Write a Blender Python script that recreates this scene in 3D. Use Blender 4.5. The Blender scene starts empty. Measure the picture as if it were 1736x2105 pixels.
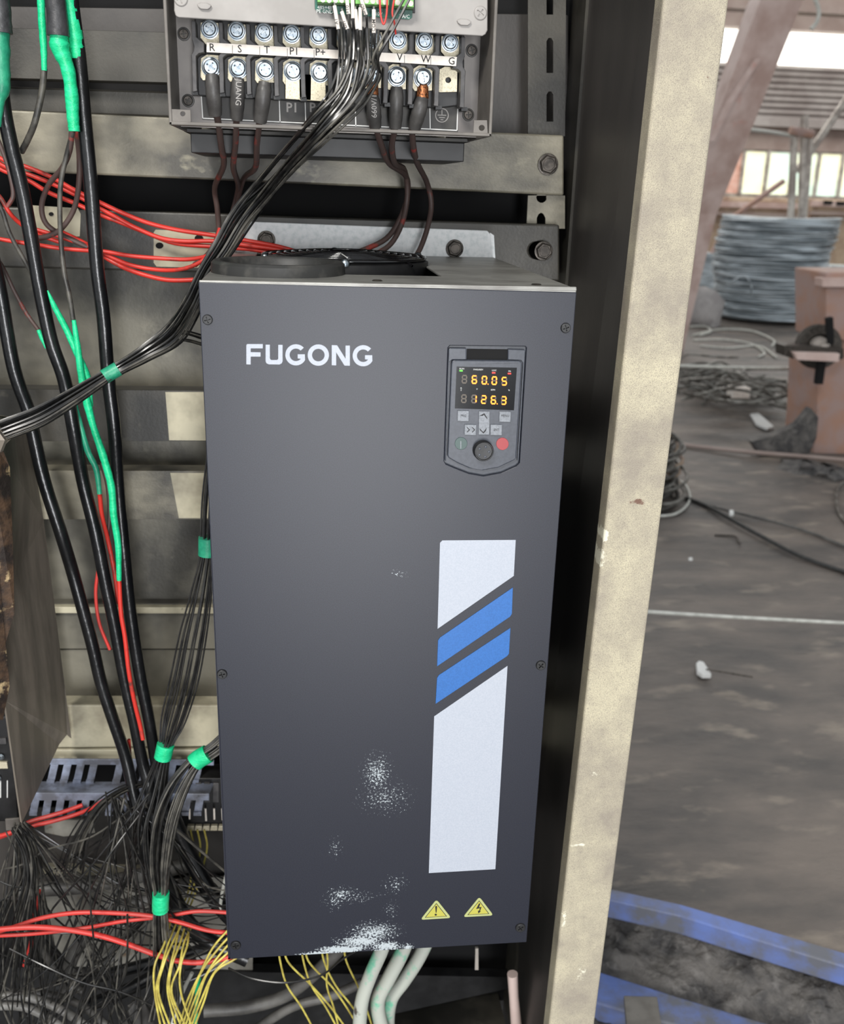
import bpy, math, random
from mathutils import Vector, Matrix
from mathutils.geometry import tessellate_polygon
random.seed(7)
S = bpy.context.scene
COL = S.collection
# ------------------------------------------------------------------ camera
F_PX, CX, CY = 2000.0, 868.0, 1052.5
O = Vector((0.08804, -0.88774, 1.5))
RT = Vector((0.99249955, -0.11885258, 0.02861312))
DN = Vector((-0.01062604, -0.31704508, -0.94835094))
FW = Vector((0.1217856, 0.94093384, -0.31593003))
cd = bpy.data.cameras.new('camera'); cam = bpy.data.objects.new('camera', cd); COL.objects.link(cam)
cd.sensor_fit = 'HORIZONTAL'; cd.sensor_width = 36.0; cd.lens = F_PX / 1736 * 36
cd.clip_start = 0.02; cd.clip_end = 200
cd.dof.use_dof = True; cd.dof.focus_distance = 1.0; cd.dof.aperture_fstop = 9.5
m = Matrix((RT, -DN, -FW)).transposed().to_4x4(); m.translation = O
cam.matrix_world = m
S.camera = cam
# ------------------------------------------------------------------ world, lights, exposure
w = bpy.data.worlds.new('hall_daylight'); S.world = w; w.use_nodes = True
bg = w.node_tree.nodes['Background']; bg.inputs[0].default_value = (0.93, 0.97, 1.0, 1); bg.inputs[1].default_value = 0.72
def area(name, loc, target, sx, sy, power, color=(1, 1, 1)):
    l = bpy.data.lights.new(name, 'AREA'); l.shape = 'RECTANGLE'; l.size = sx; l.size_y = sy; l.energy = power; l.color = color
    o = bpy.data.objects.new(name, l); COL.objects.link(o); o.location = loc
    o.rotation_euler = (Vector(target) - Vector(loc)).to_track_quat('-Z', 'Y').to_euler(); return o
area('hall_skylight', (-0.9, -2.3, 3.3), (0.0, 0.3, 1.2), 0.7, 0.7, 90, (1.0, 0.97, 0.92))
area('hall_doorway', (0.34, -3.0, 0.85), (0.15, 0.2, 1.1), 0.42, 1.9, 72, (0.97, 0.98, 1.0))
area('far_fill_light', (9, 15, 6.4), (9, 14, 0), 16, 7, 1300, (1.0, 0.98, 0.95))  # added fill lamp under the closed ceiling, brightens the far hall
S.view_settings.view_transform = 'Standard'; S.view_settings.look = 'None'
S.view_settings.exposure = 0.0; S.view_settings.gamma = 1.0; S.view_settings.use_curve_mapping = False

# ------------------------------------------------------------------ helpers: points from directions at a depth
def ray(x, y): return FW + RT * ((x - CX) / F_PX) + DN * ((y - CY) / F_PX)
def PY(x, y, Y): d = ray(x, y); return O + d * ((Y - O.y) / d.y)
def PZ(x, y, Z): d = ray(x, y); return O + d * ((Z - O.z) / d.z)
def PX(x, y, X): d = ray(x, y); return O + d * ((X - O.x) / d.x)
def upx(p): return (p - O).dot(FW) / F_PX          # metres per pixel at p

# ------------------------------------------------------------------ materials
def lin(c):
    return tuple(((v / 255) / 12.92 if v / 255 <= .04045 else ((v / 255 + .055) / 1.055) ** 2.4) for v in c) + (1,)
def mat(name, c1, c2=None, scale=30, rough=.5, metal=0, bump=0, bscale=200, lo=.4, hi=.6, c3=None, s3=8, lo3=.55, hi3=.7, detail=4, spec=.5, stretch=(1, 1, 1), emit=0, coat=0, bd=.002):
    m_ = bpy.data.materials.new(name); m_.use_nodes = True; nt = m_.node_tree; N = nt.nodes; L = nt.links
    b = N['Principled BSDF']; b.inputs['Roughness'].default_value = rough; b.inputs['Metallic'].default_value = metal
    b.inputs['Specular IOR Level'].default_value = spec; b.inputs['Base Color'].default_value = lin(c1)
    if coat: b.inputs['Coat Weight'].default_value = coat; b.inputs['Coat Roughness'].default_value = .12
    geo = N.new('ShaderNodeNewGeometry'); mp = N.new('ShaderNodeVectorMath'); mp.operation = 'MULTIPLY'
    mp.inputs[1].default_value = stretch; L.new(geo.outputs['Position'], mp.inputs[0]); V = mp.outputs[0]
    def noise(sc, det=detail):
        n = N.new('ShaderNodeTexNoise'); n.inputs['Scale'].default_value = sc; n.inputs['Detail'].default_value = det
        n.inputs['Roughness'].default_value = .6; L.new(V, n.inputs['Vector']); return n.outputs['Fac']
    def ramp(f, a, bb):
        r = N.new('ShaderNodeMapRange'); r.inputs[1].default_value = a; r.inputs[2].default_value = bb; L.new(f, r.inputs[0]); return r.outputs[0]
    def mix(f, a, bcol):
        x = N.new('ShaderNodeMix'); x.data_type = 'RGBA'; L.new(f, x.inputs[0])
        if isinstance(a, tuple): x.inputs[6].default_value = a
        else: L.new(a, x.inputs[6])
        x.inputs[7].default_value = bcol; return x.outputs[2]
    col = None
    if c2: col = mix(ramp(noise(scale), lo, hi), lin(c1), lin(c2))
    if c3: col = mix(ramp(noise(s3, 6), lo3, hi3), col if col else lin(c1), lin(c3))
    if col: L.new(col, b.inputs['Base Color'])
    if bump:
        bn = N.new('ShaderNodeBump'); bn.inputs['Strength'].default_value = bump; bn.inputs['Distance'].default_value = bd
        L.new(noise(bscale), bn.inputs['Height']); L.new(bn.outputs[0], b.inputs['Normal'])
    if emit:
        b.inputs['Emission Strength'].default_value = emit
        b.inputs['Emission Color'].default_value = lin(c1)
        if col: L.new(col, b.inputs['Emission Color'])
    m_['h'] = 1
    return m_
def add_blobs(m_, blobs, color, nscale=900, gain=1.0, thr=.95, soft=.12, color2=None):
    """worn patches of fixed place and shape: blobs = (centre, rx, rz, strength)"""
    nt = m_.node_tree; N = nt.nodes; L = nt.links; b = N['Principled BSDF']
    geo = N.new('ShaderNodeNewGeometry'); acc = None
    wn = N.new('ShaderNodeTexNoise'); wn.inputs['Scale'].default_value = 60; L.new(geo.outputs['Position'], wn.inputs['Vector'])
    wv = N.new('ShaderNodeVectorMath'); wv.operation = 'MULTIPLY_ADD'; wv.inputs[1].default_value = (.012, .012, .012); L.new(wn.outputs['Color'], wv.inputs[0]); L.new(geo.outputs['Position'], wv.inputs[2])
    for c, rx, rz, st in blobs:
        s = N.new('ShaderNodeVectorMath'); s.operation = 'SUBTRACT'; L.new(wv.outputs[0], s.inputs[0]); s.inputs[1].default_value = (c.x + .006, c.y + .006, c.z + .006)
        q = N.new('ShaderNodeVectorMath'); q.operation = 'MULTIPLY'; L.new(s.outputs[0], q.inputs[0]); q.inputs[1].default_value = (1 / rx, 0, 1 / rz)
        l = N.new('ShaderNodeVectorMath'); l.operation = 'LENGTH'; L.new(q.outputs[0], l.inputs[0])
        r = N.new('ShaderNodeMapRange'); r.inputs[1].default_value = 1; r.inputs[2].default_value = 0; r.inputs[3].default_value = 0; r.inputs[4].default_value = st
        L.new(l.outputs['Value'], r.inputs[0])
        if acc is None: acc = r.outputs[0]
        else:
            x = N.new('ShaderNodeMath'); x.operation = 'MAXIMUM'; L.new(acc, x.inputs[0]); L.new(r.outputs[0], x.inputs[1]); acc = x.outputs[0]
    n = N.new('ShaderNodeTexNoise'); n.inputs['Scale'].default_value = nscale; n.inputs['Detail'].default_value = 5; n.inputs['Roughness'].default_value = .75
    L.new(geo.outputs['Position'], n.inputs['Vector'])
    ng = N.new('ShaderNodeMath'); ng.operation = 'MULTIPLY_ADD'; ng.inputs[1].default_value = gain; ng.inputs[2].default_value = .5 - .5 * gain; L.new(n.outputs['Fac'], ng.inputs[0])
    a = N.new('ShaderNodeMath'); a.operation = 'ADD'; L.new(acc, a.inputs[0]); L.new(ng.outputs[0], a.inputs[1])
    t = N.new('ShaderNodeMapRange'); t.inputs[1].default_value = thr; t.inputs[2].default_value = thr + soft; L.new(a.outputs[0], t.inputs[0])
    z = N.new('ShaderNodeMath'); z.operation = 'MULTIPLY'; L.new(t.outputs[0], z.inputs[0])
    gz = N.new('ShaderNodeMath'); gz.operation = 'GREATER_THAN'; gz.inputs[1].default_value = .02; L.new(acc, gz.inputs[0]); L.new(gz.outputs[0], z.inputs[1])
    x = N.new('ShaderNodeMix'); x.data_type = 'RGBA'; L.new(z.outputs[0], x.inputs[0])
    bc = b.inputs['Base Color']
    if bc.is_linked: L.new(bc.links[0].from_socket, x.inputs[6])
    else: x.inputs[6].default_value = bc.default_value
    x.inputs[7].default_value = lin(color); L.new(x.outputs[2], bc)

MT = {}
MT['panel'] = mat('charcoal_powder_coat', (20, 23, 34), (32, 35, 47), 1100, .42, 0, .3, 1500, spec=.52, bd=.00012)
MT['dark'] = mat('dark_coated_metal', (52, 51, 50), (66, 64, 60), 25, .5, .2)
MT['case'] = mat('grey_brown_case_metal', (98, 93, 88), (112, 107, 101), 30, .5, .1, .05)
MT['cover'] = mat('grey_cover_metal', (146, 142, 138), (158, 154, 150), 20, .5, .2)
MT['platein'] = mat('satin_inner_plate', (104, 100, 98), (120, 116, 112), 15, .45, .4)
MT['black'] = mat('black_plastic', (24, 24, 25), (34, 34, 35), 40, .45)
MT['barrier'] = mat('grey_black_plastic', (62, 61, 62), (82, 80, 80), 60, .5)
MT['gloss'] = mat('glossy_black_wire', (16, 16, 18), rough=.12, spec=1.0)
MT['chrome'] = mat('zinc_bright', (176, 182, 186), (140, 152, 162), 300, .34, 1)
MT['brass'] = mat('nickel_plate_cream', (214, 205, 180), (150, 138, 112), 700, .45, .35, .15, 1500, lo=.5, hi=.75)
MT['cream'] = mat('cream_label', (238, 230, 220), (226, 216, 206), 80, .5)
MT['white'] = mat('white_print', (225, 225, 222), rough=.5)
MT['ink'] = mat('black_print', (22, 20, 22), rough=.6)
MT['pcb'] = mat('green_circuit_board', (22, 96, 78), (16, 72, 60), 150, .4)
MT['conn'] = mat('light_green_connector', (132, 196, 104), (110, 172, 88), 90, .45)
MT['conn2'] = mat('dark_green_connector', (58, 92, 44), rough=.5)
MT['cable'] = mat('black_cable_jacket', (16, 17, 19), (34, 34, 35), 22, .28, 0, .25, 90, lo=.5, hi=.8, spec=.7)
MT['wire'] = mat('thin_black_wire', (20, 20, 21), (44, 43, 41), 60, .3, spec=.7)
MT['wireg'] = mat('dusty_black_wire', (52, 51, 49), (92, 89, 82), 45, .45, spec=.5)
MT['red'] = mat('red_wire_sooty', (212, 58, 48), (96, 58, 52), 42, .4, 0, .1, 60, lo=.56, hi=.72)
MT['redc'] = mat('clean_red_wire', (214, 60, 54), (190, 66, 60), 20, .4)
MT['brown'] = mat('soot_covered_wire', (84, 68, 64), (176, 60, 50), 30, .5, 0, .1, 60, lo=.6, hi=.72)
MT['green'] = mat('green_tape', (26, 196, 132), (40, 214, 150), 70, .33, 0, .5, 160, c3=(40, 96, 72), s3=90, lo3=.66, hi3=.78, stretch=(1, 1, 2.2))
MT['greend'] = mat('dull_green_tape', (34, 134, 104), (48, 160, 122), 60, .4, 0, .3, 160)
MT['blacktape'] = mat('black_tape', (48, 48, 50), (66, 66, 68), 50, .4, 0, .5, 70)
MT['shrink'] = mat('heat_shrink_sleeve', (66, 64, 63), (78, 76, 74), 60, .45, 0, .2, 120)
MT['copper'] = mat('sooty_copper', (190, 120, 78), (70, 45, 30), 500, .4, .7, lo=.45, hi=.6)
MT['yellow'] = mat('yellow_wire', (214, 200, 98), (176, 160, 78), 60, .45)
MT['rubber'] = mat('dusty_black_rubber', (48, 48, 47), (84, 82, 78), 45, .5, lo=.5, hi=.8)
MT['top'] = mat('dusty_lit_case', (150, 149, 144), (118, 116, 112), 18, .4, .35, lo=.4, hi=.7, stretch=(1, 2, 1))  # dusty grey, also brightened to stand for light on the top and lip
MT['galv'] = mat('galvanised_sheet', (250, 252, 252), (214, 222, 222), 130, .42, .05, .15, 160, lo=.45, hi=.75)
MT['rail'] = mat('sooty_rail_paint', (148, 142, 124), (72, 69, 62), 6.5, .4, .1, .12, 250, lo=.40, hi=.66, c3=(176, 170, 146), s3=16, lo3=.62, hi3=.8, stretch=(1, 1, 1.6))
MT['raild'] = mat('dark_rail_paint', (72, 69, 62), (40, 39, 36), 6, .42, .1, .1, 250, c3=(104, 100, 88), s3=14, lo3=.62, hi3=.82)
MT['clean'] = mat('clean_cream_paint', (190, 183, 158), (140, 133, 114), 14, .5, lo=.42, hi=.66)
MT['back'] = mat('sooty_back_panel', (124, 120, 107), (68, 66, 60), 6, .42, .1, .12, 200, lo=.4, hi=.6, c3=(172, 167, 148), s3=9, lo3=.6, hi3=.8)
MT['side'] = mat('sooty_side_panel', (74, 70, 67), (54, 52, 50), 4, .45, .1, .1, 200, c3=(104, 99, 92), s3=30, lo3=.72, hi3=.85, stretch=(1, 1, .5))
MT['post'] = mat('chipped_beige_paint', (206, 197, 170), (162, 153, 138), 13, .6, 0, .5, 900, lo=.36, hi=.66, c3=(140, 131, 120), s3=1100, lo3=.46, hi3=.7)
MT['plate'] = mat('scorched_brown_plate', (150, 140, 128), (118, 111, 101), 9, .5, .1, .15, 100, c3=(140, 128, 114), s3=28, lo3=.6, hi3=.85, stretch=(3, 3, .6))
MT['rust'] = mat('burnt_rusty_edge', (92, 70, 52), (42, 34, 30), 40, .7, .1, .8, 90, c3=(206, 180, 136), s3=30, lo3=.58, hi3=.66)
MT['duct'] = mat('blue_grey_duct', (150, 158, 178), (104, 106, 114), 26, .4, .1, lo=.4, hi=.6, c3=(70, 68, 66), s3=60, lo3=.62, hi3=.75)
MT['floor'] = mat('dusty_dark_floor', (122, 112, 104), (84, 80, 77), 2.4, .5, 0, .8, 9, lo=.38, hi=.62, c3=(158, 146, 132), s3=5.5, lo3=.56, hi3=.74, detail=10, bd=.03, stretch=(.7, 1.5, 1))
MT['rubble'] = mat('oily_dark_rubble', (108, 104, 100), (68, 66, 66), 14, .55, 0, .9, 60, c3=(136, 132, 128), s3=30, lo3=.55, hi3=.8, detail=8, bd=.01)
MT['blue'] = mat('scuffed_blue_paint', (104, 124, 184), (104, 106, 114), 9, .45, .0, .5, 60, lo=.36, hi=.56, detail=8)
MT['pink'] = mat('hazed_red_oxide_steel', (222, 200, 192), (194, 166, 156), 3, .6, 0, .1, 30, c3=(206, 132, 116), s3=5, lo3=.62, hi3=.8)  # pink lightened to stand for haze and backlight on the column
MT['orange'] = mat('orange_rusty_steel', (172, 146, 138), (176, 138, 120), 7, .6, 0, .1, 40)
MT['steelwire'] = mat('dull_steel_wire', (214, 224, 230), (140, 150, 156), 2.2, .35, .2, lo=.4, hi=.6, stretch=(1, 1, 9), detail=8)
MT['scrapwire'] = mat('scrap_steel_wire', (140, 138, 132), (84, 80, 74), 14, .4, .5)
MT['pale'] = mat('pale_cord', (214, 214, 206), (190, 190, 182), 30, .6)
MT['corr'] = mat('corrugated_sheet', (168, 162, 158), (148, 140, 136), 1.5, .55, .1)
MT['beam'] = mat('pale_beam', (166, 150, 142), (150, 132, 124), 2, .6)
MT['wallw'] = mat('dusty_tan_wall', (190, 170, 146), (160, 136, 116), 2, .7, c3=(120, 90, 76), s3=3, lo3=.6, hi3=.75)
MT['brick'] = mat('glowing_pale_brick', (226, 186, 170), (210, 160, 140), 6, .7, emit=.35)  # brick emits a little in place of daylight falling on it
MT['pane'] = mat('daylit_glass', (206, 226, 212), (240, 234, 196), .9, .2, emit=1.0)
MT['lamp'] = mat('sky_glass', (255, 253, 244), rough=.3, emit=2.2)
MT['greywhite'] = mat('grey_white_steel', (206, 198, 188), (160, 150, 142), 6, .4, .3)
MT['sack'] = mat('grey_sack', (176, 172, 170), (160, 155, 154), 10, .8)
MT['stone'] = mat('pale_lower_plate', (150, 147, 138), (120, 116, 108), 14, .6, 0, .1, 100, c3=(120, 96, 70), s3=24, lo3=.64, hi3=.72)
MT['hosel'] = mat('light_grey_hose', (150, 148, 144), (110, 108, 104), 16, .45)
MT['hoseg'] = mat('grey_hose', (104, 102, 98), (72, 70, 68), 16, .45)
MT['paintw'] = mat('white_smeared_pipe', (186, 190, 180), (120, 190, 160), 24, .5, 0, .2, 100, lo=.56, hi=.64, c3=(90, 84, 76), s3=34, lo3=.66, hi3=.74)
MT['stripw'] = mat('pale_grey_vinyl', (174, 179, 189), (166, 172, 183), 800, .45)
MT['stripb'] = mat('blue_vinyl', (36, 100, 172), (30, 92, 160), 800, .45)
MT['warn'] = mat('yellow_warning_vinyl', (180, 174, 76), rough=.45)
MT['warnl'] = mat('pale_warning_border', (172, 177, 118), rough=.45)
MT['keypad'] = mat('keypad_grey', (54, 58, 67), (62, 66, 75), 300, .4)
MT['window'] = mat('smoked_display_window', (16, 17, 20), rough=.12, spec=.6)
MT['led'] = mat('orange_led', (255, 120, 10), rough=.4, emit=3.2)
MT['ledoff'] = mat('unlit_segment', (78, 66, 50), rough=.4)
MT['ledr'] = mat('red_led', (255, 40, 24), rough=.4, emit=1.2)
MT['ledg'] = mat('green_led', (80, 220, 40), rough=.4, emit=.8)
MT['btn'] = mat('silver_grey_button', (126, 130, 136), (108, 112, 118), 500, .4)
MT['btnr'] = mat('red_button', (150, 36, 40), rough=.35)
MT['btng'] = mat('green_button', (24, 60, 54), rough=.35)
MT['bolt'] = mat('dark_bolt', (58, 54, 50), (90, 84, 78), 90, .4, .6)
MT['hole'] = mat('shade_and_flat_black', (10, 10, 11), rough=.9)  # black stands for shade in gaps, holes and openings; straps are plain black
MT['concrete'] = mat('dusty_grey_steel', (112, 108, 102), (96, 92, 86), 20, .5)

pc = lambda x, y: PY(x, y, 0)
add_blobs(MT['panel'], [(pc(776, 1590), .022, .034, .52), (pc(792, 1640), .040, .030, .36), (pc(704, 1838), .026, .014, .5), (pc(690, 1852), .018, .018, .42), (pc(730, 1846), .04, .012, .32),
                        (pc(815, 1818), .018, .018, .34), (pc(768, 1918), .042, .022, .66), (pc(742, 1935), .042, .014, .85), (pc(705, 1952), .042, .008, 1.1), (pc(650, 1962), .032, .006, 1.1),
                        (pc(795, 1946), .026, .010, .9), (pc(838, 1946), .009, .007, .9), (pc(690, 1740), .012, .02, .3), (pc(805, 1870), .012, .016, .3), (pc(822, 1182), .012, .006, .42)],
          (176, 184, 188), 420, gain=3.0, thr=.93, soft=.10)
add_blobs(MT['post'], [(PY(1240, 1155, .105), .012, .022, .8), (PY(1250, 1105, .105), .009, .016, .7), (PY(1195, 1745, .105), .03, .006, .7), (PY(1165, 1900, .105), .01, .05, .55), (PY(1225, 1600, .105), .02, .01, .5), (PY(1200, 2010, .105), .02, .05, .5)],
          (240, 236, 214), 160, thr=.93, soft=.1)
add_blobs(MT['post'], [(PY(1315, 1036, .105), .022, .006, .8), (PY(1460, 160, .105), .006, .012, .5), (PY(1215, 1385, .105), .05, .003, .5), (PY(1410, 100, .105), .05, .06, .22), (PY(1370, 330, .105), .012, .02, .32)],
          (120, 92, 78), 200, thr=.93, soft=.15)

# ------------------------------------------------------------------ mesh building
class MB:
    def __init__(s): s.v = []; s.f = []
    def add(s, vs, fs):
        k = len(s.v); s.v += [Vector(q) for q in vs]; s.f += [tuple(i + k for i in g) for g in fs]
    def box(s, x0, x1, y0, y1, z0, z1):
        s.add([(x, y, z) for x in (x0, x1) for y in (y0, y1) for z in (z0, z1)],
              [(0, 1, 3, 2), (4, 6, 7, 5), (0, 4, 5, 1), (2, 3, 7, 6), (0, 2, 6, 4), (1, 5, 7, 3)]); return s
    def prism(s, loops, d):
        """loops: outer then holes, 3D points of a flat outline; d: extrusion vector"""
        d = Vector(d); loops = [[Vector(p) for p in l] for l in loops]
        flat = [p for l in loops for p in l]; n = len(flat)
        tri = tessellate_polygon(loops)
        vs = flat + [p + d for p in flat]; fs = [tuple(t) for t in tri] + [tuple(i + n for i in reversed(t)) for t in tri]
        k = 0
        for l in loops:
            for i in range(len(l)):
                a = k + i; b = k + (i + 1) % len(l); fs.append((a, b, b + n, a + n))
            k += len(l)
        s.add(vs, fs); return s
    def pp(s, pts, Y, t, holes=()):
        return s.prism([[PY(x, y, Y) for x, y in pts]] + [[PY(x, y, Y) for x, y in h] for h in holes], (0, t, 0))
    def tube(s, pts, r, n=8, cap=True):
        pts = [Vector(p) for p in pts]; m_ = len(pts)
        rs = r if isinstance(r, (list, tuple)) else [r] * m_
        vs = []; fs = []; t0 = (pts[1] - pts[0]).normalized(); u = t0.orthogonal().normalized()
        for i, p in enumerate(pts):
            t = (pts[min(i + 1, m_ - 1)] - pts[max(i - 1, 0)])
            t = t.normalized() if t.length > 1e-9 else t0
            u = (u - t * u.dot(t)); u = u.normalized() if u.length > 1e-9 else t.orthogonal().normalized(); v = t.cross(u)
            for k in range(n):
                a = 2 * math.pi * k / n; vs.append(p + (u * math.cos(a) + v * math.sin(a)) * rs[i])
            t0 = t
        for i in range(m_ - 1):
            for k in range(n):
                a = i * n + k; b = i * n + (k + 1) % n; fs.append((a, b, b + n, a + n))
        if cap: fs += [tuple(range(n - 1, -1, -1)), tuple((m_ - 1) * n + k for k in range(n))]
        s.add(vs, fs); return s
    def lathe(s, c, axis, prof, n=24):
        """prof: (radius, height along axis)"""
        c = Vector(c); ax = Vector(axis).normalized(); u = ax.orthogonal().normalized(); v = ax.cross(u); vs = []; fs = []
        for r, h in prof:
            for k in range(n):
                a = 2 * math.pi * k / n; vs.append(c + ax * h + (u * math.cos(a) + v * math.sin(a)) * r)
        for i in range(len(prof) - 1):
            for k in range(n):
                a = i * n + k; b = i * n + (k + 1) % n; fs.append((a, b, b + n, a + n))
        if prof[0][0] > 1e-6: fs.append(tuple(range(n - 1, -1, -1)))
        if prof[-1][0] > 1e-6: fs.append(tuple((len(prof) - 1) * n + k for k in range(n)))
        s.add(vs, fs); return s
    def build(s, name, material, parent=None, loc=None, bevel=0, smooth=None, seg=2):
        if parent is not None: base = Vector(parent['_loc'])
        else:
            base = Vector(loc) if loc is not None else sum(s.v, Vector()) / len(s.v)
            if loc is None: base.z = min(q.z for q in s.v)
        me = bpy.data.meshes.new(name); me.from_pydata([q - base for q in s.v], [], s.f); me.validate(); me.update()
        import bmesh as bmm
        bm = bmm.new(); bm.from_mesh(me); bmm.ops.recalc_face_normals(bm, faces=bm.faces); bm.to_mesh(me); bm.free()
        me.materials.append(MT[material] if isinstance(material, str) else material)
        if smooth is not None:
            me.polygons.foreach_set('use_smooth', [True] * len(me.polygons)); me.set_sharp_from_angle(angle=math.radians(smooth))
        o = bpy.data.objects.new(name, me); COL.objects.link(o); o['_loc'] = tuple(base)
        if parent is not None: o.parent = parent
        else: o.location = base
        if bevel:
            b = o.modifiers.new('bevel', 'BEVEL'); b.width = bevel; b.segments = seg; b.limit_method = 'ANGLE'; b.angle_limit = math.radians(40)
        return o
def tag(o, label, cat, group=None, kind=None):
    o['label'] = label; o['category'] = cat
    if group: o['group'] = group
    if kind: o['kind'] = kind
    return o
def thing(name, loc, label, cat, group=None):
    o = bpy.data.objects.new(name, None); COL.objects.link(o); o.location = loc; o['_loc'] = tuple(loc); o.empty_display_size = .02
    return tag(o, label, cat, group)
def struct(o): o['kind'] = 'structure'; return o
def spline(P, n=6):
    P = [Vector(p) for p in P]; out = []
    if len(P) == 2: return [P[0].lerp(P[1], i / n) for i in range(n + 1)]
    Q = [P[0] * 2 - P[1]] + P + [P[-1] * 2 - P[-2]]
    for i in range(1, len(Q) - 2):
        a, b, c, d = Q[i - 1:i + 3]
        for k in range(n):
            t = k / n
            out.append(.5 * ((2 * b) + (c - a) * t + (2 * a - 5 * b + 4 * c - d) * t * t + (3 * b - a - 3 * c + d) * t ** 3))
    out.append(P[-1]); return out
def path(pts): return [PY(*p) for p in pts]
def circ(x, y, r, n=16, ry=None): return [(x + r * math.cos(2 * math.pi * k / n), y + (ry or r) * math.sin(2 * math.pi * k / n)) for k in range(n)]
def cable(name, pts, wpx, material, parent=None, n=10, k=6, taper=None, bump=0):
    c = spline(path(pts), k); u = sum(upx(p) for p in c) / len(c)
    if isinstance(wpx, (list, tuple)):
        m_ = len(c) - 1; rs = []
        for i in range(len(c)):
            t = i / m_ * (len(wpx) - 1); j = min(int(t), len(wpx) - 2); rs.append((wpx[j] + (wpx[j + 1] - wpx[j]) * (t - j)) / 2 * upx(c[i]))
    else: rs = [wpx / 2 * u] * len(c)
    if bump: rs = [r * (1 + random.uniform(-bump, bump)) for r in rs]
    return MB().tube(c, rs, n).build(name, material, parent, smooth=50)
def fontmesh(body, p, h, parent, material='ink', name='lettering', rot=0, bold=0, thick=.0002, align='CENTER', sx=1):
    """text facing the viewer side (-Y), centred at p, cap height h"""
    cu = bpy.data.curves.new(name, 'FONT'); cu.body = body; cu.size = 1; cu.offset = bold; cu.align_x = align; cu.align_y = 'CENTER'; cu.resolution_u = 2
    t = bpy.data.objects.new(name, cu); COL.objects.link(t)
    dg = bpy.context.evaluated_depsgraph_get(); me = bpy.data.meshes.new_from_object(t.evaluated_get(dg))
    bpy.data.objects.remove(t)
    b = MB(); k = h / .69; cr, sr = math.cos(rot), math.sin(rot)
    vs = [(v.co.x * sx * cr - v.co.y * sr, v.co.x * sx * sr + v.co.y * cr) for v in me.vertices]
    b.add([(p.x + x * k, p.y, p.z + y * k) for x, y in vs], [tuple(f.vertices) for f in me.polygons])
    bpy.data.meshes.remove(me)
    return b.build(name, material, parent)
SCREW = {}
def cross_screw(parent, p, R, material='chrome', h=.0018, cross=.62, name='screw', washer=True):
    key = (round(R, 5), material, h, washer)
    if key in SCREW:
        o = bpy.data.objects.new(name, SCREW[key]); COL.objects.link(o)
    else:
        b = MB(); r = R * (.80 if washer else 1)
        if washer: b.lathe((0, 0, 0), (0, -1, 0), [(R * .55, -.0006), (R, -.0006), (R, .0004), (R * .93, .0008), (R * .6, .0008)], 28)
        z0 = .0008 if washer else -.0004
        b.lathe((0, 0, 0), (0, -1, 0), [(r * .97, z0 - .0004), (r, z0 + h * .5), (r * .92, z0 + h * .9), (r * .84, z0 + h)], 28)
        b.f.pop()  # open top, closed by the cross-cut disc below
        a = r * .11; L_ = r * cross; y = -(z0 + h)
        plus = [(a, a), (a, L_), (-a, L_), (-a, a), (-L_, a), (-L_, -a), (-a, -a), (-a, -L_), (a, -L_), (a, -a), (L_, -a), (L_, a)]
        an = math.radians(38); plus = [(x * math.cos(an) - z * math.sin(an), x * math.sin(an) + z * math.cos(an)) for x, z in plus]
        outer = [Vector((r * .84 * math.cos(2 * math.pi * k / 28), y, r * .84 * math.sin(2 * math.pi * k / 28))) for k in range(28)]
        hole = [Vector((x, y, z)) for x, z in plus]
        tri = tessellate_polygon([outer, hole]); b.add(outer + hole, [tuple(t) for t in tri])
        n = 12; b.add([(q.x, y, q.z) for q in hole] + [(q.x * .8, y + h * .8, q.z * .8) for q in hole], [(i, (i + 1) % n, n + (i + 1) % n, n + i) for i in range(n)] + [tuple(range(n, 2 * n))])
        me = bpy.data.meshes.new(name); me.from_pydata(b.v, [], b.f); me.update()
        import bmesh as bmm
        bm = bmm.new(); bm.from_mesh(me); bmm.ops.recalc_face_normals(bm, faces=bm.faces); bm.to_mesh(me); bm.free()
        me.polygons.foreach_set('use_smooth', [True] * len(me.polygons)); me.set_sharp_from_angle(angle=math.radians(35))
        me.materials.append(MT[material]); SCREW[key] = me
        o = bpy.data.objects.new(name, me); COL.objects.link(o)
    o.parent = parent; o.location = Vector(p) - Vector(parent['_loc']); o.rotation_euler = (0, random.uniform(-.6, .6), 0); o['_loc'] = tuple(p); return o

# ================================================================== THE HALL
def quad(b, p, d=(0, 0, -.02)): b.prism([p], d); return b
fb = MB()
nx, ny = 40, 60
x0, x1, yy0, yy1 = -6, 26, .3, 21
line = lambda X: .86 + (X - .79) * -.55           # broken front edge of the slab, running off to the right
vs = []; fs = []
for i in range(nx + 1):
    X = x0 + (x1 - x0) * (i / nx) ** 1.6 if False else None
xs = [-6, -3, -1, 0, .4] + [.6 + .1 * i for i in range(1, 30)] + [4 + i * .8 for i in range(28)]
ts = [(j / 60) ** 2.2 for j in range(61)]
def edgeY(X): return max(-3.0, .87 - .56 * (X - .78)) if X > .5 else 1.03
for X in xs:
    e = edgeY(X)
    for t in ts:
        Y = e + (21 - e) * t
        h = .012 * math.sin(X * 7 + Y * 5) * math.sin(Y * 9 - X * 3) * min(1, t * 40) * (1 if Y < 8 else .2)
        vs.append((X, Y, h - .006))
ny = len(ts)
for i in range(len(xs) - 1):
    for j in range(ny - 1): fs.append((i * ny + j, i * ny + j + 1, (i + 1) * ny + j + 1, (i + 1) * ny + j))
fb.add(vs, fs)
fl = fb.build('floor', 'floor', loc=(0, 0, 0), smooth=60); struct(fl)
struct(MB().box(-6, 26, -8, 1.6, -.36, -.34).build('floor', 'rubble', loc=(0, 0, -.36)))

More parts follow.
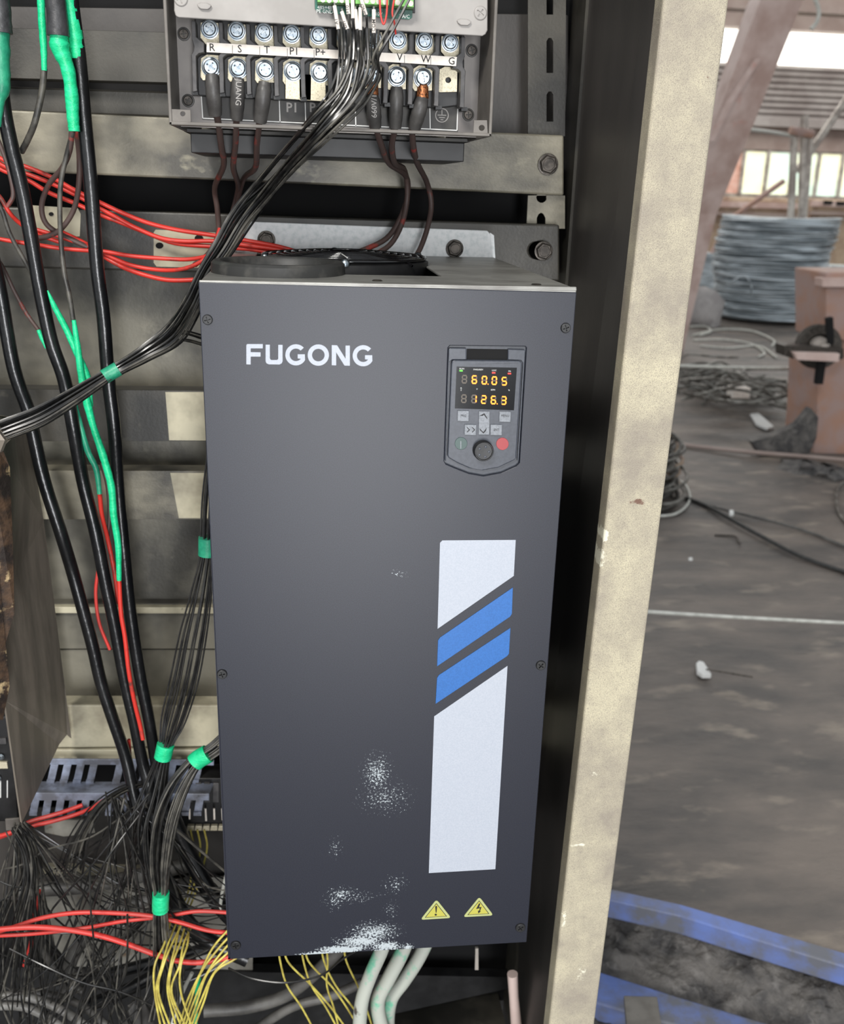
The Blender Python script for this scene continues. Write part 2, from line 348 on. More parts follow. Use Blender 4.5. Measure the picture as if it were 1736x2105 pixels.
# far wall, 20 m away: lower wall, window band, beams, corrugated sheet, clerestory
YW = 20.0
wz = lambda y: PY(1600, y, YW).z
wx = lambda x: PY(x, 350, YW).x
wall = MB().box(-8, 26, YW, YW + .2, -.1, wz(408)).build('wall_back', 'wallw', loc=(10, YW, 0)); struct(wall)
MB().box(-8, 26, YW - .02, YW + .1, wz(309), wz(252)).build('beam', 'beam', wall)
MB().box(-8, 26, YW - .25, YW - .03, wz(262), wz(244)).build('beam', 'corr', wall)
for i in range(9):
    za, zb = wz(250 - i * 13), wz(250 - (i + 1) * 13)
    b = MB(); n = 4
    b.prism([[(-8, YW, za), (-8, YW - .07, za + .04), (-8, YW - .07, zb - .06), (-8, YW, zb)]], (34, 0, 0))
    b.build('corrugated_panel', 'corr', wall)
MB().box(-8, 26, YW - .3, YW + .1, wz(64), wz(-20)).build('beam', 'beam', wall)
cl = MB().box(-8, 26, YW + .05, YW + .08, wz(136), wz(60)).build('window_1', 'lamp', loc=(10, YW, wz(136))); struct(cl)
for i in range(9):
    x = 8.6 + i * .95 - .3
    if i in (1,): MB().box(x - .04, x + .05, YW - .05, YW + .04, wz(136), wz(60)).build('mullion', 'beam', cl)
# window band
wn = MB().box(-8, 26, YW + .02, YW + .1, wz(408), wz(400)).build('window_2', 'greywhite', loc=(10, YW, wz(408))); struct(wn)
MB().box(-8, 26, YW + .02, YW + .1, wz(313), wz(308)).build('window_frame', 'greywhite', wn)
edges = [1495, 1527, 1577, 1630, 1682, 1731, 1782, 1832, 1884]
for k, ex in enumerate(edges):
    X = wx(ex); MB().box(X - .035, X + .035, YW - .02, YW + .12, wz(404), wz(310)).build('mullion', 'greywhite', wn)
    if k < len(edges) - 1:
        MB().box(X + .035, wx(edges[k + 1]) - .035, YW + .05, YW + .07, wz(404), wz(310)).build('pane', 'brick' if k == 0 else 'pane', wn)
struct(MB().box(-8, 26, 9, YW + .3, 6.6, 6.75).build('ceiling', 'corr', loc=(9, 14, 6.6)))
struct(MB().box(-8, 26, 16.2, 16.5, PY(1600, 22, 16.2).z, PY(1600, -40, 16.2).z).build('trim_1', 'beam', loc=(9, 16.3, 4)))

# leaning braced column
t = tag(MB().build if False else MB().tube([(0, 0, 0), (0, 0, 1)], 1).build('x', 'pink'), 'x', 'x'); bpy.data.objects.remove(t)
def beamline(pts_px, Ys, wpx, depth):
    P = [PY(x, y, Y) for (x, y), Y in zip(pts_px, Ys)]; loop = []
    left = [PY(x - w / 2, y, Y) for (x, y), Y, w in zip(pts_px, Ys, wpx)]; right = [PY(x + w / 2, y, Y) for (x, y), Y, w in zip(pts_px, Ys, wpx)]
    b = MB(); n = len(P); vs = []
    for l, r in zip(left, right): vs += [l, r, r + Vector((.02, depth, 0)), l + Vector((.02, depth, 0))]
    fs = [(0, 1, 2, 3)] + [(4 * (n - 1) + k for k in range(4))]
    fs = [(0, 1, 2, 3), tuple(4 * (n - 1) + k for k in range(4))]
    for i in range(n - 1):
        for k in range(4): fs.append((4 * i + k, 4 * i + (k + 1) % 4, 4 * i + 4 + (k + 1) % 4, 4 * i + 4 + k))
    b.add(vs, fs); return b
base = PZ(1372, 722, 0)
lc = thing('steel_column', base, 'tall pale pink-red steel column leaning behind the beige post', 'column')
beamline([(1640, -60), (1608, 0), (1500, 280), (1436, 440), (1372, 722)], [7.4, 7.5, 7.9, 8.2, base.y], [92, 88, 80, 76, 66], .3).build('column', 'pink', lc)
beamline([(1560, 120), (1500, 210), (1462, 290)], [7.5, 7.55, 7.62], [12, 14, 14], .05).build('stiffener', 'pink', lc)
# wire coil on stand
cb = PZ(1574, 668, 0); CY_ = 13.0
cc = PZ(1572, 655, 0)
zt = PY(1572, 446, cc.y).z; R0 = 108 * upx(cc)
wc = thing('wire_coil', cc, 'large grey coil of steel wire standing upright on the workshop floor', 'wire coil')
rings = 62
for layer in range(2):
    b = MB(); pts = []
    for i in range(rings * 28):
        a = 2 * math.pi * i / 28; q = i / (rings * 28); z = .05 + (zt - .05) * q
        r = R0 * (1.0 - .06 * layer) * (.93 + .05 * min(1, q * 4) + .05 * q) + .012 * math.sin(i * .37 + layer) + .02 * math.sin(i * .091)
        pts.append((cc.x + r * math.cos(a) + .03 * math.sin(q * 8), cc.y + r * math.sin(a), z + .012 * math.sin(a * 2.1 + q * 40)))
    b.tube(pts, .0135, 5); b.build('wire_winding', 'steelwire', wc, smooth=80)
MB().lathe((cc.x, cc.y, .03), (0, 0, 1), [(R0 * .6, 0), (R0 * .86, 0), (R0 * .9, zt * .97), (R0 * .6, zt * .97)], 32).build('inner_winding', 'steelwire', wc, smooth=40)
b = MB(); e = spline([PY(1500, 582, cc.y - R0 - .05), PY(1530, 566, cc.y - R0 - .12), PY(1546, 590, cc.y - R0 - .1), PY(1541, 610, cc.y - R0 - .04)], 5); b.tube(e, .01, 6); b.build('loose_end', 'steelwire', wc, smooth=80)
st = thing('coil_stand', (cc.x + .3, cc.y, 0), 'pale steel stand of upright pipes rising from the middle of the grey wire coil', 'stand')
for (xa, ya, xb, yb, w_) in [(1634, 262, 1626, 470, 15), (1655, 238, 1648, 470, 17), (1668, 275, 1652, 470, 12)]:
    pa, pb = PY(xa, ya, cc.y), PY(xb, yb, cc.y); pb2 = Vector((pb.x, pb.y, .02)); MB().tube([pa, pb, pb2], w_ / 2 * upx(pa), 10).build('upright_pipe', 'greywhite', st, smooth=40)
MB().tube([PY(1625, 268, cc.y - .1), PY(1672, 276, cc.y - .1)], .05, 8).build('cross_bar', 'orange', st, smooth=40)
MB().tube(path([(1778, 140, cc.y + .2), (1736, 212, cc.y + .2), (1662, 320, cc.y + .2), (1640, 350, cc.y + .1)]), .045, 10).build('brace', 'greywhite', st, smooth=40)
tag(MB().tube([PY(1612, 372, 14.8), PY(1500, 452, 14.8), PY(1440, 560, 14.8) + Vector((0, 0, -.1)), Vector((PY(1440, 560, 14.8).x, 14.8, 0))], .045, 8).build('rusty_pipe', 'orange', smooth=40), 'slanted rusty brown pipe behind the grey wire coil below the windows', 'pipe')
# machines under the windows
for (xa, xb, ya, yb, Y, mt_, lab) in [(1440, 1625, 402, 470, 18.6, 'wallw', 'tan low machine under the windows left of the coil stand'), (1672, 1760, 408, 500, 18.2, 'wallw', 'tan machine with dark openings under the windows right of the coil stand')]:
    pa, pb = PY(xa, ya, Y), PY(xb, yb, Y)
    mc = thing('workshop_machine', ((pa.x + pb.x) / 2, Y, 0), lab, 'machine')
    MB().box(pa.x, pb.x, Y, Y + .7, 0, pa.z).build('body', mt_, mc, bevel=.05)
    MB().box(pa.x - .05, pb.x + .05, Y - .12, Y, PY(xa, 441, Y).z, PY(xa, 434, Y).z).build('rail', 'beam', mc)
    MB().box(pa.x - .05, pb.x + .05, Y - .08, Y, PY(xa, 424, Y).z, PY(xa, 412, Y).z).build('rail', 'pink', mc)
    if xa > 1600:
        for (x, y) in ((1690, 412), (1716, 414)): MB().box(PY(x, y, Y).x, PY(x + 18, y, Y).x, Y - .1, Y - .02, PY(x, y + 8, Y).z, PY(x, y, Y).z).build('opening', 'hole', mc)
        for (x, y) in ((1700, 466),): MB().box(PY(x, y, Y).x, PY(x + 18, y, Y).x, Y - .1, Y - .02, PY(x, y + 22, Y).z, PY(x, y, Y).z).build('opening', 'hole', mc)
p2 = PZ(1438, 600, 0)
c2 = thing('wire_coil', p2, 'second dark wire coil half hidden between the leaning column and the large coil', 'wire coil')
b = MB(); R2 = 34 * upx(p2); z2 = PY(1438, 520, p2.y).z
b.tube([(p2.x + R2 * math.cos(i * .25) * (1 + .02 * math.sin(i)), p2.y + R2 * math.sin(i * .25), .03 + (z2 - .03) * i / 900) for i in range(900)], .016, 5); b.build('wire_winding', 'steelwire', c2, smooth=80)
MB().lathe((p2.x, p2.y, .02), (0, 0, 1), [(R2 * .5, 0), (R2 * .9, 0), (R2 * .9, z2 * .97), (R2 * .5, z2 * .97)], 24).build('inner_winding', 'steelwire', c2)
p3 = PZ(1440, 668, 0); u3 = upx(p3)
b = MB(); prof = [(.02, 0), (36 * u3, .0), (42 * u3, .12), (38 * u3, .3), (24 * u3, .42), (8 * u3, .46), (0.001, .47)]; b.lathe(p3, (0, 0, 1), prof, 18)
for v in b.v: v.x += .03 * math.sin(v.z * 20 + v.y * 9); v.y += .03 * math.sin(v.z * 14 + v.x * 11)
tag(b.build('sack', 'sack', smooth=80), 'pale grey sack slumped on the floor beside the large wire coil', 'sack')
p4 = PZ(1702, 640, 0); b = MB(); b.lathe(p4, (0, 0, 1), [(.2, 0), (.26, .02), (.25, PY(1702, 545, p4.y).z), (.1, PY(1702, 545, p4.y).z)], 16)
tag(b.build('wire_spool', 'steelwire', smooth=40), 'small grey wire spool right of the large coil behind the rusty machine', 'spool')
# floor wires near coil
def fline(name, pts, wpx, material, label, cat, group=None, z=.008, n=8):
    P = [PZ(x, y, z) for x, y in pts]; c = spline(P, 6); r = wpx / 2 * sum(upx(p) for p in c) / len(c)
    for p in c: p.z = max(p.z, r)
    return tag(MB().tube(c, r, n).build(name, material, smooth=60), label, cat, group)
for k, pts in enumerate([[(1425, 690), (1480, 678), (1545, 681), (1590, 700), (1588, 712)], [(1425, 700), (1490, 699), (1545, 708), (1572, 726), (1560, 734)], [(1440, 712), (1500, 716), (1560, 712), (1598, 736)], [(1420, 672), (1450, 672), (1462, 682), (1440, 690)]]):
    fline('wire_offcut', pts, 4.5, 'pale', ['outer pale wire loop on the floor in front of the large coil', 'inner pale wire loop on the floor in front of the large coil', 'straight-ended pale wire on the floor nearest the stretched rope', 'short pale wire loop on the floor by the grey sack'][k], 'wire')
def seg_taut(name, a, Ya, b_, Yb, wpx, mat_, label, cat):
    P = spline([PY(*a, Ya), PY((a[0] + b_[0]) / 2, (a[1] + b_[1]) / 2 + 1.5, (Ya + Yb) / 2), PY(*b_, Yb)], 8); return tag(MB().tube(P, wpx / 2 * upx(P[8]), 8).build(name, mat_, smooth=60), label, cat)
seg_taut('stretched_rope', (1370, 751), 5.2, (1668, 757), 5.2, 6.5, 'pale', 'thin pale rope stretched level from behind the post to the pulley wheel', 'rope')
seg_taut('taut_wire', (1200, 1249), 1.6, (1800, 1284), 1.9, 8, 'pale', 'long pale wire stretched low across the floor near the middle of the hall', 'wire')
# scrap heap of bent wires
hp = thing('scrap_heap', PZ(1520, 800, 0), 'tangled heap of bent scrap wire on the floor beneath the pale rope', 'scrap heap')
for i in range(46):
    cx_, cy_ = random.gauss(1500, 40), 0; cy_ = 792 + (cx_ - 1500) * .45 + random.gauss(0, 15)
    P = PZ(cx_, cy_, .04 + random.random() * .18); pts = [P + Vector((random.gauss(0, .06) + .28 * s_, random.gauss(0, .1) - .15 * s_, random.gauss(0, .05))) for s_ in (-1.1, -.4, .3, 1)]
    for q in pts: q.z = max(.015, q.z)
    MB().tube(spline(pts, 4), .011, 5).build('bent_wire', 'scrapwire', hp, smooth=60)
def slab(name, pts, z, h, mat_, label, cat):
    return tag(MB().prism([[PZ(x, y, z) for x, y in pts]], (0, 0, -h)).build(name, mat_, bevel=.004), label, cat)
p = PZ(1520, 797, .2); MB().box(p.x - .07, p.x + .07, p.y - .05, p.y + .05, .14, .22)
tag(MB().box(p.x - .07, p.x + .07, p.y - .05, p.y + .05, .13, .21).build('pale_block', 'cream', bevel=.01), 'small pale block lying on top of the scrap wire heap', 'block')
slab('plastic_scrap', [(1543, 850), (1560, 848), (1592, 876), (1578, 880), (1555, 870)], .02, .018, 'white', 'bright white plastic scrap on the floor below the wire heap', 'scrap')
# right hand machine with pulley
mc = thing('drawing_machine', (PZ(1715, 930, 0).x, 4.75, 0), 'orange-pink rusty machine body at the right edge carrying the pulley wheel', 'machine')
Ym = 4.7
MB().pp([(1700, 560), (1900, 560), (1900, 700), (1700, 700)], Ym, .4).build('upper_body', 'orange', mc, bevel=.01)
MB().pp([(1686, 735), (1900, 735), (1900, 940), (1672, 938), (1680, 860)], Ym, .4).build('lower_body', 'orange', mc, bevel=.01)
MB().pp([(1694, 690), (1900, 690), (1900, 745), (1694, 745)], Ym + .08, .3).build('neck', 'orange', mc, bevel=.01)
MB().pp([(1692, 572), (1760, 572), (1760, 590), (1692, 590)], Ym - .05, .1).build('flange', 'pink', mc, bevel=.005)
pw = thing('pulley_wheel', PY(1680, 708, Ym - .2), 'dark grey pulley wheel behind the bracket of the orange-pink machine', 'pulley')
pu = upx(PY(1680, 708, Ym - .2)); b = MB(); b.lathe(PY(1680, 712, Ym - .12), (-.15, -1, .1), [(44 * pu, -.03), (46 * pu, 0), (38 * pu, .015), (38 * pu, .03), (46 * pu, .05), (44 * pu, .06), (26 * pu, .055), (22 * pu, .035)], 40); b.build('wheel', 'bolt', pw, smooth=40)
MB().lathe(PY(1684, 712, Ym - .19), (-.15, -1, .1), [(20 * pu, 0), (18 * pu, .04), (8 * pu, .06), (7 * pu, .09)], 20).build('hub', 'greywhite', pw, smooth=40)
bk = thing('wheel_bracket', PY(1670, 726, Ym - .25), 'rusty flat bracket holding the pulley wheel', 'bracket')
MB().pp([(1614, 710), (1736, 716), (1736, 738), (1716, 742), (1634, 738), (1614, 732)], Ym - .3, .12).build('plate', 'bolt', bk, bevel=.004)
MB().pp([(1632, 724), (1728, 727), (1726, 744), (1640, 740)], Ym - .34, .04).build('lip', 'pink', bk, bevel=.004)
MB().pp([(1686, 742), (1700, 742), (1693, 790), (1680, 790)], Ym - .28, .04).build('strap', 'hole', bk)
MB().pp([(1703, 655), (1714, 652), (1716, 706), (1708, 708)], Ym - .28, .04).build('strap', 'hole', bk)
b = MB().pp([(1545, 908), (1600, 893), (1640, 872), (1668, 838), (1684, 858), (1680, 900), (1664, 935), (1560, 930)], 4.62, .06)
tag(b.build('wheel_guard', 'rubble', bevel=.005), 'dark grey curved guard plate standing at the foot of the orange-pink machine', 'guard')
# pipe, cable coil and cables on floor
fline('floor_pipe', [(1300, 899), (1360, 908), (1500, 925), (1800, 951)], 9, 'beam', 'long thin brown pipe lying across the floor behind the cable coil', 'pipe', z=.02)
fline('floor_cable', [(1405, 1022), (1460, 1044), (1560, 1100), (1660, 1150), (1800, 1196)], 9, 'rubber', 'thick dark cable running across the floor from the loose cable coil', 'cable')
fline('floor_cable', [(1415, 1026), (1500, 1050), (1600, 1075), (1680, 1100), (1800, 1150)], 6, 'hoseg', 'thin brown cable curving across the floor above the thick dark one', 'cable')
ck = thing('cable_coil', PZ(1350, 1040, 0), 'loose coil of grey and tan cable partly hidden behind the beige post', 'cable coil')
for i in range(30):
    c = PZ(1318 + random.uniform(-6, 6), 1028 - 9 * (i % 3), 0); hz = .012 + i * .011; rx = (78 + random.uniform(-10, 16) - i * .9) * upx(c); tilt = random.uniform(.0, .05); ph = random.uniform(-.6, .6)
    MB().tube([(c.x + rx * math.cos(a * .3), c.y + rx * 1.1 * math.sin(a * .3), max(.01, hz + tilt * math.sin(a * .3 + ph))) for a in range(22)], .0085, 6).build('cable_turn', ['scrapwire', 'wireg', 'hoseg', 'wireg', 'scrapwire', 'wallw'][i % 6], ck, smooth=60)
fline('cable_loop', [(1340, 1062), (1390, 1056), (1418, 1030), (1412, 1000), (1392, 985)], 5, 'pale', 'outermost pale cable loop lying around the cable coil', 'cable')
fline('cable_loop', [(1350, 905), (1376, 915), (1374, 945), (1350, 972), (1330, 980)], 6, 'pale', 'white cable end hanging over the top of the cable coil', 'cable', z=.2)
for k, (x, y, r) in enumerate([(1660, 965, 30), (1700, 972, 22)]):
    pt = PZ(x, y, 0); b = MB(); b.lathe(pt, (0, 0, 1), [(r * upx(pt) * 2, 0), (r * upx(pt) * 1.6, .02), (r * upx(pt) * .9, .04), (.001, .05)], 14)
    for v in b.v: v.x += random.uniform(-.03, .03); v.y += random.uniform(-.05, .05)
    tag(b.build('dirt_pile', 'rubble', smooth=60), ['larger dark dirt pile on the floor in front of the brown pipe', 'smaller dark dirt pile at the right edge in front of the brown pipe'][k], 'dirt pile')
fline('wire_offcut', [(1745, 985), (1722, 1005), (1724, 1050), (1745, 1080)], 6, 'scrapwire', 'dark wire ring on the floor cut by the right picture edge', 'wire')
fline('bent_rod', [(1470, 1100), (1512, 1103), (1522, 1117)], 4, 'bolt', 'short bent dark rod on the floor below the thick cable', 'rod', z=.004)
slab('paper_scrap', [(1432, 1362), (1438, 1357), (1448, 1360), (1456, 1372), (1464, 1385), (1445, 1385), (1434, 1378)], .02, .018, 'white', 'crumpled white scrap on the floor with a dark stick in it', 'scrap')
fline('stick', [(1452, 1376), (1490, 1382), (1548, 1392)], 4, 'bolt', 'thin dark stick lying on the white scrap', 'stick', z=.03)
slab('paper_scrap', [(1416, 1146), (1424, 1145), (1425, 1151), (1417, 1151)], .006, .005, 'white', 'tiny white crumb on the floor near the post below the cable coil', 'scrap')
slab('paper_scrap', [(1500, 1048), (1508, 1047), (1510, 1054), (1501, 1055)], .03, .02, 'white', 'small white crumb beside the thin brown cable', 'scrap')
# pit edge: blue beams, rubble between
def zbeam(name, top, zt_, hgt, mat_, label):
    a = [PZ(x, y, zt_) for x, y in top]; return tag(MB().prism([a], (0, 0, -hgt)).build(name, mat_, bevel=.004), label, 'steel beam')
zbeam('blue_beam', [(1130, 1795), (1250, 1825), (1400, 1858), (1560, 1905), (1800, 1978), (1800, 2005), (1560, 1932), (1400, 1882), (1250, 1848), (1130, 1815)], .02, .05, 'blue', 'scuffed blue steel beam along the broken edge of the dark floor')
zbeam('blue_beam', [(1100, 1960), (1230, 1996), (1400, 2050), (1600, 2110), (1800, 2180), (1800, 2290), (1600, 2200), (1400, 2110), (1230, 2062), (1100, 2030)], -.12, .05, 'blue', 'lower blue steel beam at the bottom edge of the picture beside the post')
rb = MB(); vs = []; fs = []; n1, n2 = 70, 34
for i in range(n1):
    for j in range(n2):
        x = 1080 + i * 11; t = j / (n2 - 1); y = 1815 + (x - 1230) * .29 + 320 * t
        z = -.03 - .12 * min(1, t * 1.4)
        pz = PZ(x, y, z); h = random.gauss(0, .005) + .014 * math.sin(pz.x * 31) * math.sin(pz.y * 37 + 1)
        vs.append((pz.x, pz.y, z + h - .02))
for i in range(n1 - 1):
    for j in range(n2 - 1): fs.append((i * n2 + j, i * n2 + j + 1, (i + 1) * n2 + j + 1, (i + 1) * n2 + j))
rb.add(vs, fs); r_ = rb.build('rubble', 'rubble', smooth=80); tag(r_, 'dark oily rubble filling the strip between the two blue beams', 'rubble', kind='stuff')
b = MB().prism([[PZ(x, y, -.06) for x, y in [(1283, 2046), (1352, 2048), (1366, 2140), (1292, 2140)]]], (0, 0, -.012))
tag(b.build('steel_plate', 'concrete', bevel=.002), 'short grey flat steel plate lying across the lower blue beam', 'plate')
tag(MB().tube(spline(path([(1668, -20, 9), (1684, 20, 9), (1680, 45, 9), (1668, 60, 9)]), 6), .02, 8).build('hanging_hose', 'pale', smooth=60), 'white hose hanging in a curve beside the top of the leaning column', 'hose')
tag(MB().tube(spline(path([(1478, 261, 8.6), (1540, 266, 9.8), (1590, 272, 11), (1634, 280, cc.y)]), 6), .02, 8).build('overhead_wire', 'pale', smooth=60), 'thin pale wire sagging above the windows between column and coil stand', 'wire')

# ================================================================== THE CABINET
YR = .42; YB = .50
cabo = thing('electrical_cabinet', (-.15, .3, .30), 'open beige sheet-metal switch cabinet with sooty inside and chipped front post', 'cabinet')
MB().box(-.80, .452, YB + .02, YB + .03, .06, 2.2).build('back_sheet', 'hole', cabo)  # painted black in place of the shade deep behind the rails
MB().box(-.80, .44, .10, YB + .03, .06, .08).build('bottom_sheet', 'raild', cabo)
MB().box(-.80, .455, .10, YB + .03, 2.2, 2.22).build('top_sheet', 'raild', cabo)
MB().box(-.82, -.80, .10, YB + .03, .28, 2.22).build('side_sheet', 'raild', cabo)
sw = MB(); a = PY(1365, 0, .113); bb = PY(1130, 2105, .113)
kx = (a.x - bb.x) / (a.z - bb.z); postL = lambda z: a.x + (z - a.z) * kx
c = PY(1500, 0, .113); d = PY(1223, 2105, .113); kx2 = (c.x - d.x) / (c.z - d.z); postR = lambda z: c.x + (z - c.z) * kx2
zl, zh = -.34, 2.22
sw.prism([[(postL(zl), .125, zl), (.452, YB + .02, zl), (.452, YB + .02, zh), (postL(zh), .125, zh)]], (.003, 0, 0)); sw.build('side_sheet', 'side', cabo)
pb = MB()
pb.prism([[(postL(zl), .113, zl), (postR(zl), .113, zl), (postR(zh), .113, zh), (postL(zh), .113, zh)]], (0, .028, 0))
pb.build('front_post', 'post', cabo, bevel=.0035, seg=3)
MB().prism([[(postR(zl) - .002, .14, zl), (postR(zl) - .002, YB, zl), (postR(zh) - .002, YB, zh), (postR(zh) - .002, .14, zh)]], (-.002, 0, 0)).build('outer_sheet', 'post', cabo)
# back panel sections
def rail(name, y0l, y1l, y0r, y1r, xl, xr, Y, t, mat_, lip=0, parent=cabo, holes=()):
    b = MB(); lerp = lambda a_, b_, x: a_ + (b_ - a_) * (x - xl) / (xr - xl)
    b.pp([(xl, y0l), (xr, y0r), (xr, y1r), (xl, y1l)], Y, t, holes)
    return b.build(name, mat_, parent, bevel=.0025)
rail('back_panel', 540, 812, 560, 800, -160, 1160, YB, .006, 'back')
rail('back_panel', 885, 975, 895, 975, -160, 1170, YB - .012, .006, 'back')
rail('back_panel', 1050, 1252, 1050, 1252, -160, 480, YB - .004, .006, 'back')
rail('back_panel', 1240, 1334, 1240, 1334, -160, 480, YB - .02, .02, 'back')
rail('back_panel', 1335, 1470, 1335, 1470, -160, 1160, YB - .012, .01, 'back')
MB().pp([(-160, 1247), (480, 1249), (480, 1262), (-160, 1260)], YB - .03, .02).build('panel_lip', 'clean', cabo, bevel=.001)
rail('back_panel', 10, 320, 30, 350, -160, 1170, YB, .006, 'side')
# rails (folded channels)
rA = rail('mounting_rail', 52, 156, 68, 172, -160, 420, YR, .03, 'raild')
r2_ = rail('mounting_rail', 172, 224, 190, 244, -160, 420, YR + .03, .03, 'raild')
rB = rail('mounting_rail', 218, 344, 278, 402, -160, 1160, YR, .035, 'rail')
rC = rail('mounting_rail', 420, 546, 462, 578, -160, 1151, YR - .005, .03, 'raild', holes=[circ(1107, 515, 19, 16)])
rD = rail('mounting_rail', 798, 908, 803, 907, -160, 470, YR, .03, 'raild')
rE = rail('mounting_rail', 966, 1068, 968, 1068, -160, 470, YR, .03, 'rail')
rF = rail('mounting_rail', 1449, 1538, 1452, 1530, 60, 1100, YR, .03, 'clean')
rG = rail('mounting_rail', 1541, 1562, 1541, 1562, 60, 430, YR, .05, 'clean')
# patches where old units kept the soot off
for par, pts in [(rC, [(66, 422), (160, 428), (166, 440), (164, 486), (75, 486)]), (rC, [(316, 478), (320, 472), (440, 478), (470, 480), (475, 552), (322, 548), (316, 540)]), (rD, [(340, 806), (470, 806), (470, 906), (348, 905)]),
                 (rE, [(350, 972), (470, 973), (470, 1065), (368, 1065)])]:
    yy = YR - .005 if par is rC else YR
    MB().pp(pts, yy - .0006, .0005).build('clean_paint_patch', 'clean', par)
for (x, y, r) in [(409, 490, 9), (346, 495, 5), (328, 505, 8), (105, 440, 5), (108, 476, 6)]:
    MB().pp(circ(x, y, r, 12, r * .8), YR - .0072, .0006).build('bolt_hole', 'hole', rC)  # flat black discs paint the shade inside open holes
def hexbolt(parent, x, y, Y, rpx, mat_='bolt', ring=True):
    p = PY(x, y, Y); r = rpx * upx(p); b = MB()
    if ring: b.lathe(p, (0, -1, 0), [(r * 1.02, 0), (r * 1.02, .001), (r * .9, .0012)], 24)
    b.lathe(p, (0, -1, 0), [(r * .9, .001), (r * .9, .005), (r * .78, .0065), (r * .7, .0065)], 6)
    b.lathe(p, (0, -1, 0), [(r * .6, .0064), (r * .55, .0072), (r * .01, .0072)], 18)
    return b.build('bolt', mat_, parent, bevel=.0004)
hexbolt(rC, 1118, 516, YR - .012, 19); hexbolt(rB, 1127, 338, YR - .002, 21)
hexbolt(rE, 375, 1250, YR + .05, 0.5)
# perforated strut behind the rails at the right
for seg_, (ya, yb) in enumerate([(402, 470)]):
    MB().pp([(1086, ya), (1162, ya), (1162, yb), (1083, yb)], YR + .012, .003, [circ(1114, 406, 11, 14)[1:], [(1104, 466), (1104, 448), (1108, 440), (1113, 437), (1118, 440), (1122, 448), (1122, 466)]]).build('perforated_strut', 'rail', cabo)
MB().pp([(1086, -120), (1165, -120), (1162, 280), (1086, 280)], YR + .02, .003, [[(1124, 85), (1128, 78), (1134, 78), (1138, 85), (1138, 150), (1124, 150)], [(1124, 195), (1128, 188), (1134, 188), (1138, 195), (1138, 250), (1124, 250)], [(1124, -30), (1138, -30), (1138, 30), (1124, 30)]]).build('perforated_strut', 'raild', cabo)
MB().box(postL(1.2) + .02, .452, YR + .015, YB, .08, 2.2).build('inner_corner_post', 'raild', cabo)
# scratches on side wall as thin proud paint lines are part of its paint; lower pale plate
MB().pp([(-160, 1660), (1100, 1660), (1100, 1850), (-160, 1850)], YR + .07, .004).build('lower_plate', 'side', cabo)
MB().pp([(80, 1822), (520, 1800), (520, 2000), (150, 1990), (110, 1940)], YR + .055, .004).build('lower_plate', 'stone', cabo, bevel=.001)
MB().pp([(88, 1782), (300, 1786), (300, 1800), (88, 1800)], YR + .03, .01).build('lower_bar', 'rail', cabo, bevel=.001)
MB().pp([(90, 1686), (190, 1686), (196, 1712), (130, 1720), (92, 1712)], YR + .03, .004).build('lower_plate', 'stone', cabo, bevel=.001)
MB().pp([(-160, 1985), (1100, 2010), (1100, 2020), (-160, 2300)], YR + .05, .02).build('lower_skirt', 'black', cabo)

# burnt upright plate at left
bp = thing('scorched_plate', PY(60, 1690, .3), 'upright scorched brown sheet-metal plate with pointed lower end at the left edge', 'metal plate')
A = [((-30, 912), .20), ((0, 925), .21), ((45, 880), .33), ((58, 872), .37), ((90, 1070), .40), ((132, 1400), .40), ((147, 1518), .40), ((138, 1510), .395), ((122, 1530), .38), ((45, 1692), .24), ((10, 1440), .22), ((-30, 1300), .20)]
front = [PY(x, y, Y) for (x, y), Y in A]
MB().prism([front], (-.003, .003, 0)).build('sheet', 'plate', bp)
A2 = [((-30, 890), .17), ((8, 930), .19), ((20, 960), .20), ((26, 1100), .20), ((30, 1260), .205), ((12, 1320), .205), ((20, 1410), .21), ((6, 1480), .21), ((-30, 1480), .19)]
b = MB().prism([[PY(x, y, Y - .012) for (x, y), Y in A2]], (-.004, .004, 0)); b.build('burnt_edge', 'rust', bp)
A3 = [((-30, 905), .16), ((0, 930), .17), ((10, 905), .16), ((60, 872), .3), ((90, 868), .33), ((-30, 850), .16)]
MB().prism([[PY(x, y, Y) for (x, y), Y in A3]], (0, .01, -.002)).build('top_flap', 'plate', bp)

# ================================================================== slotted wiring duct
dk = thing('wiring_duct', PY(180, 1640, .38), 'dusty blue-grey slotted wiring duct running level below the cream rail', 'wiring duct')
MB().pp([(60, 1560), (440, 1562), (440, 1574), (60, 1572)], .40, .003).build('rear_edge', 'duct', dk, bevel=.001)
for i in range(12):
    x = 100 + i * 27
    if i in (4,): continue
    MB().pp([(x + 4, 1572), (x + 20, 1572), (x + 12, 1608), (x - 4, 1608)], .40, .003).build('duct_finger', 'duct', dk, bevel=.0008)
    MB().pp([(x - 4, 1604), (x + 12, 1604), (x + 11, 1612), (x - 5, 1612)], .397, .003).build('duct_finger', 'duct', dk)
f1 = [PY(50, 1606, .403), PY(440, 1608, .403), PY(430, 1632, .36), PY(40, 1632, .36)]
MB().prism([f1], (0, 0, -.002)).build('duct_base', 'duct', dk)
MB().pp([(40, 1630), (430, 1632), (430, 1646), (36, 1646)], .358, .003).build('front_edge', 'duct', dk, bevel=.001)
for i in range(14):
    x = 62 + i * 26
    MB().pp([(x + 3, 1644), (x + 19, 1644), (x + 14, 1674), (x - 2, 1674)], .358, .003).build('duct_finger', 'duct', dk, bevel=.0008)
    MB().pp([(x - 2, 1670), (x + 14, 1670), (x + 14, 1677), (x - 2, 1677)], .354, .004).build('duct_finger', 'duct', dk)
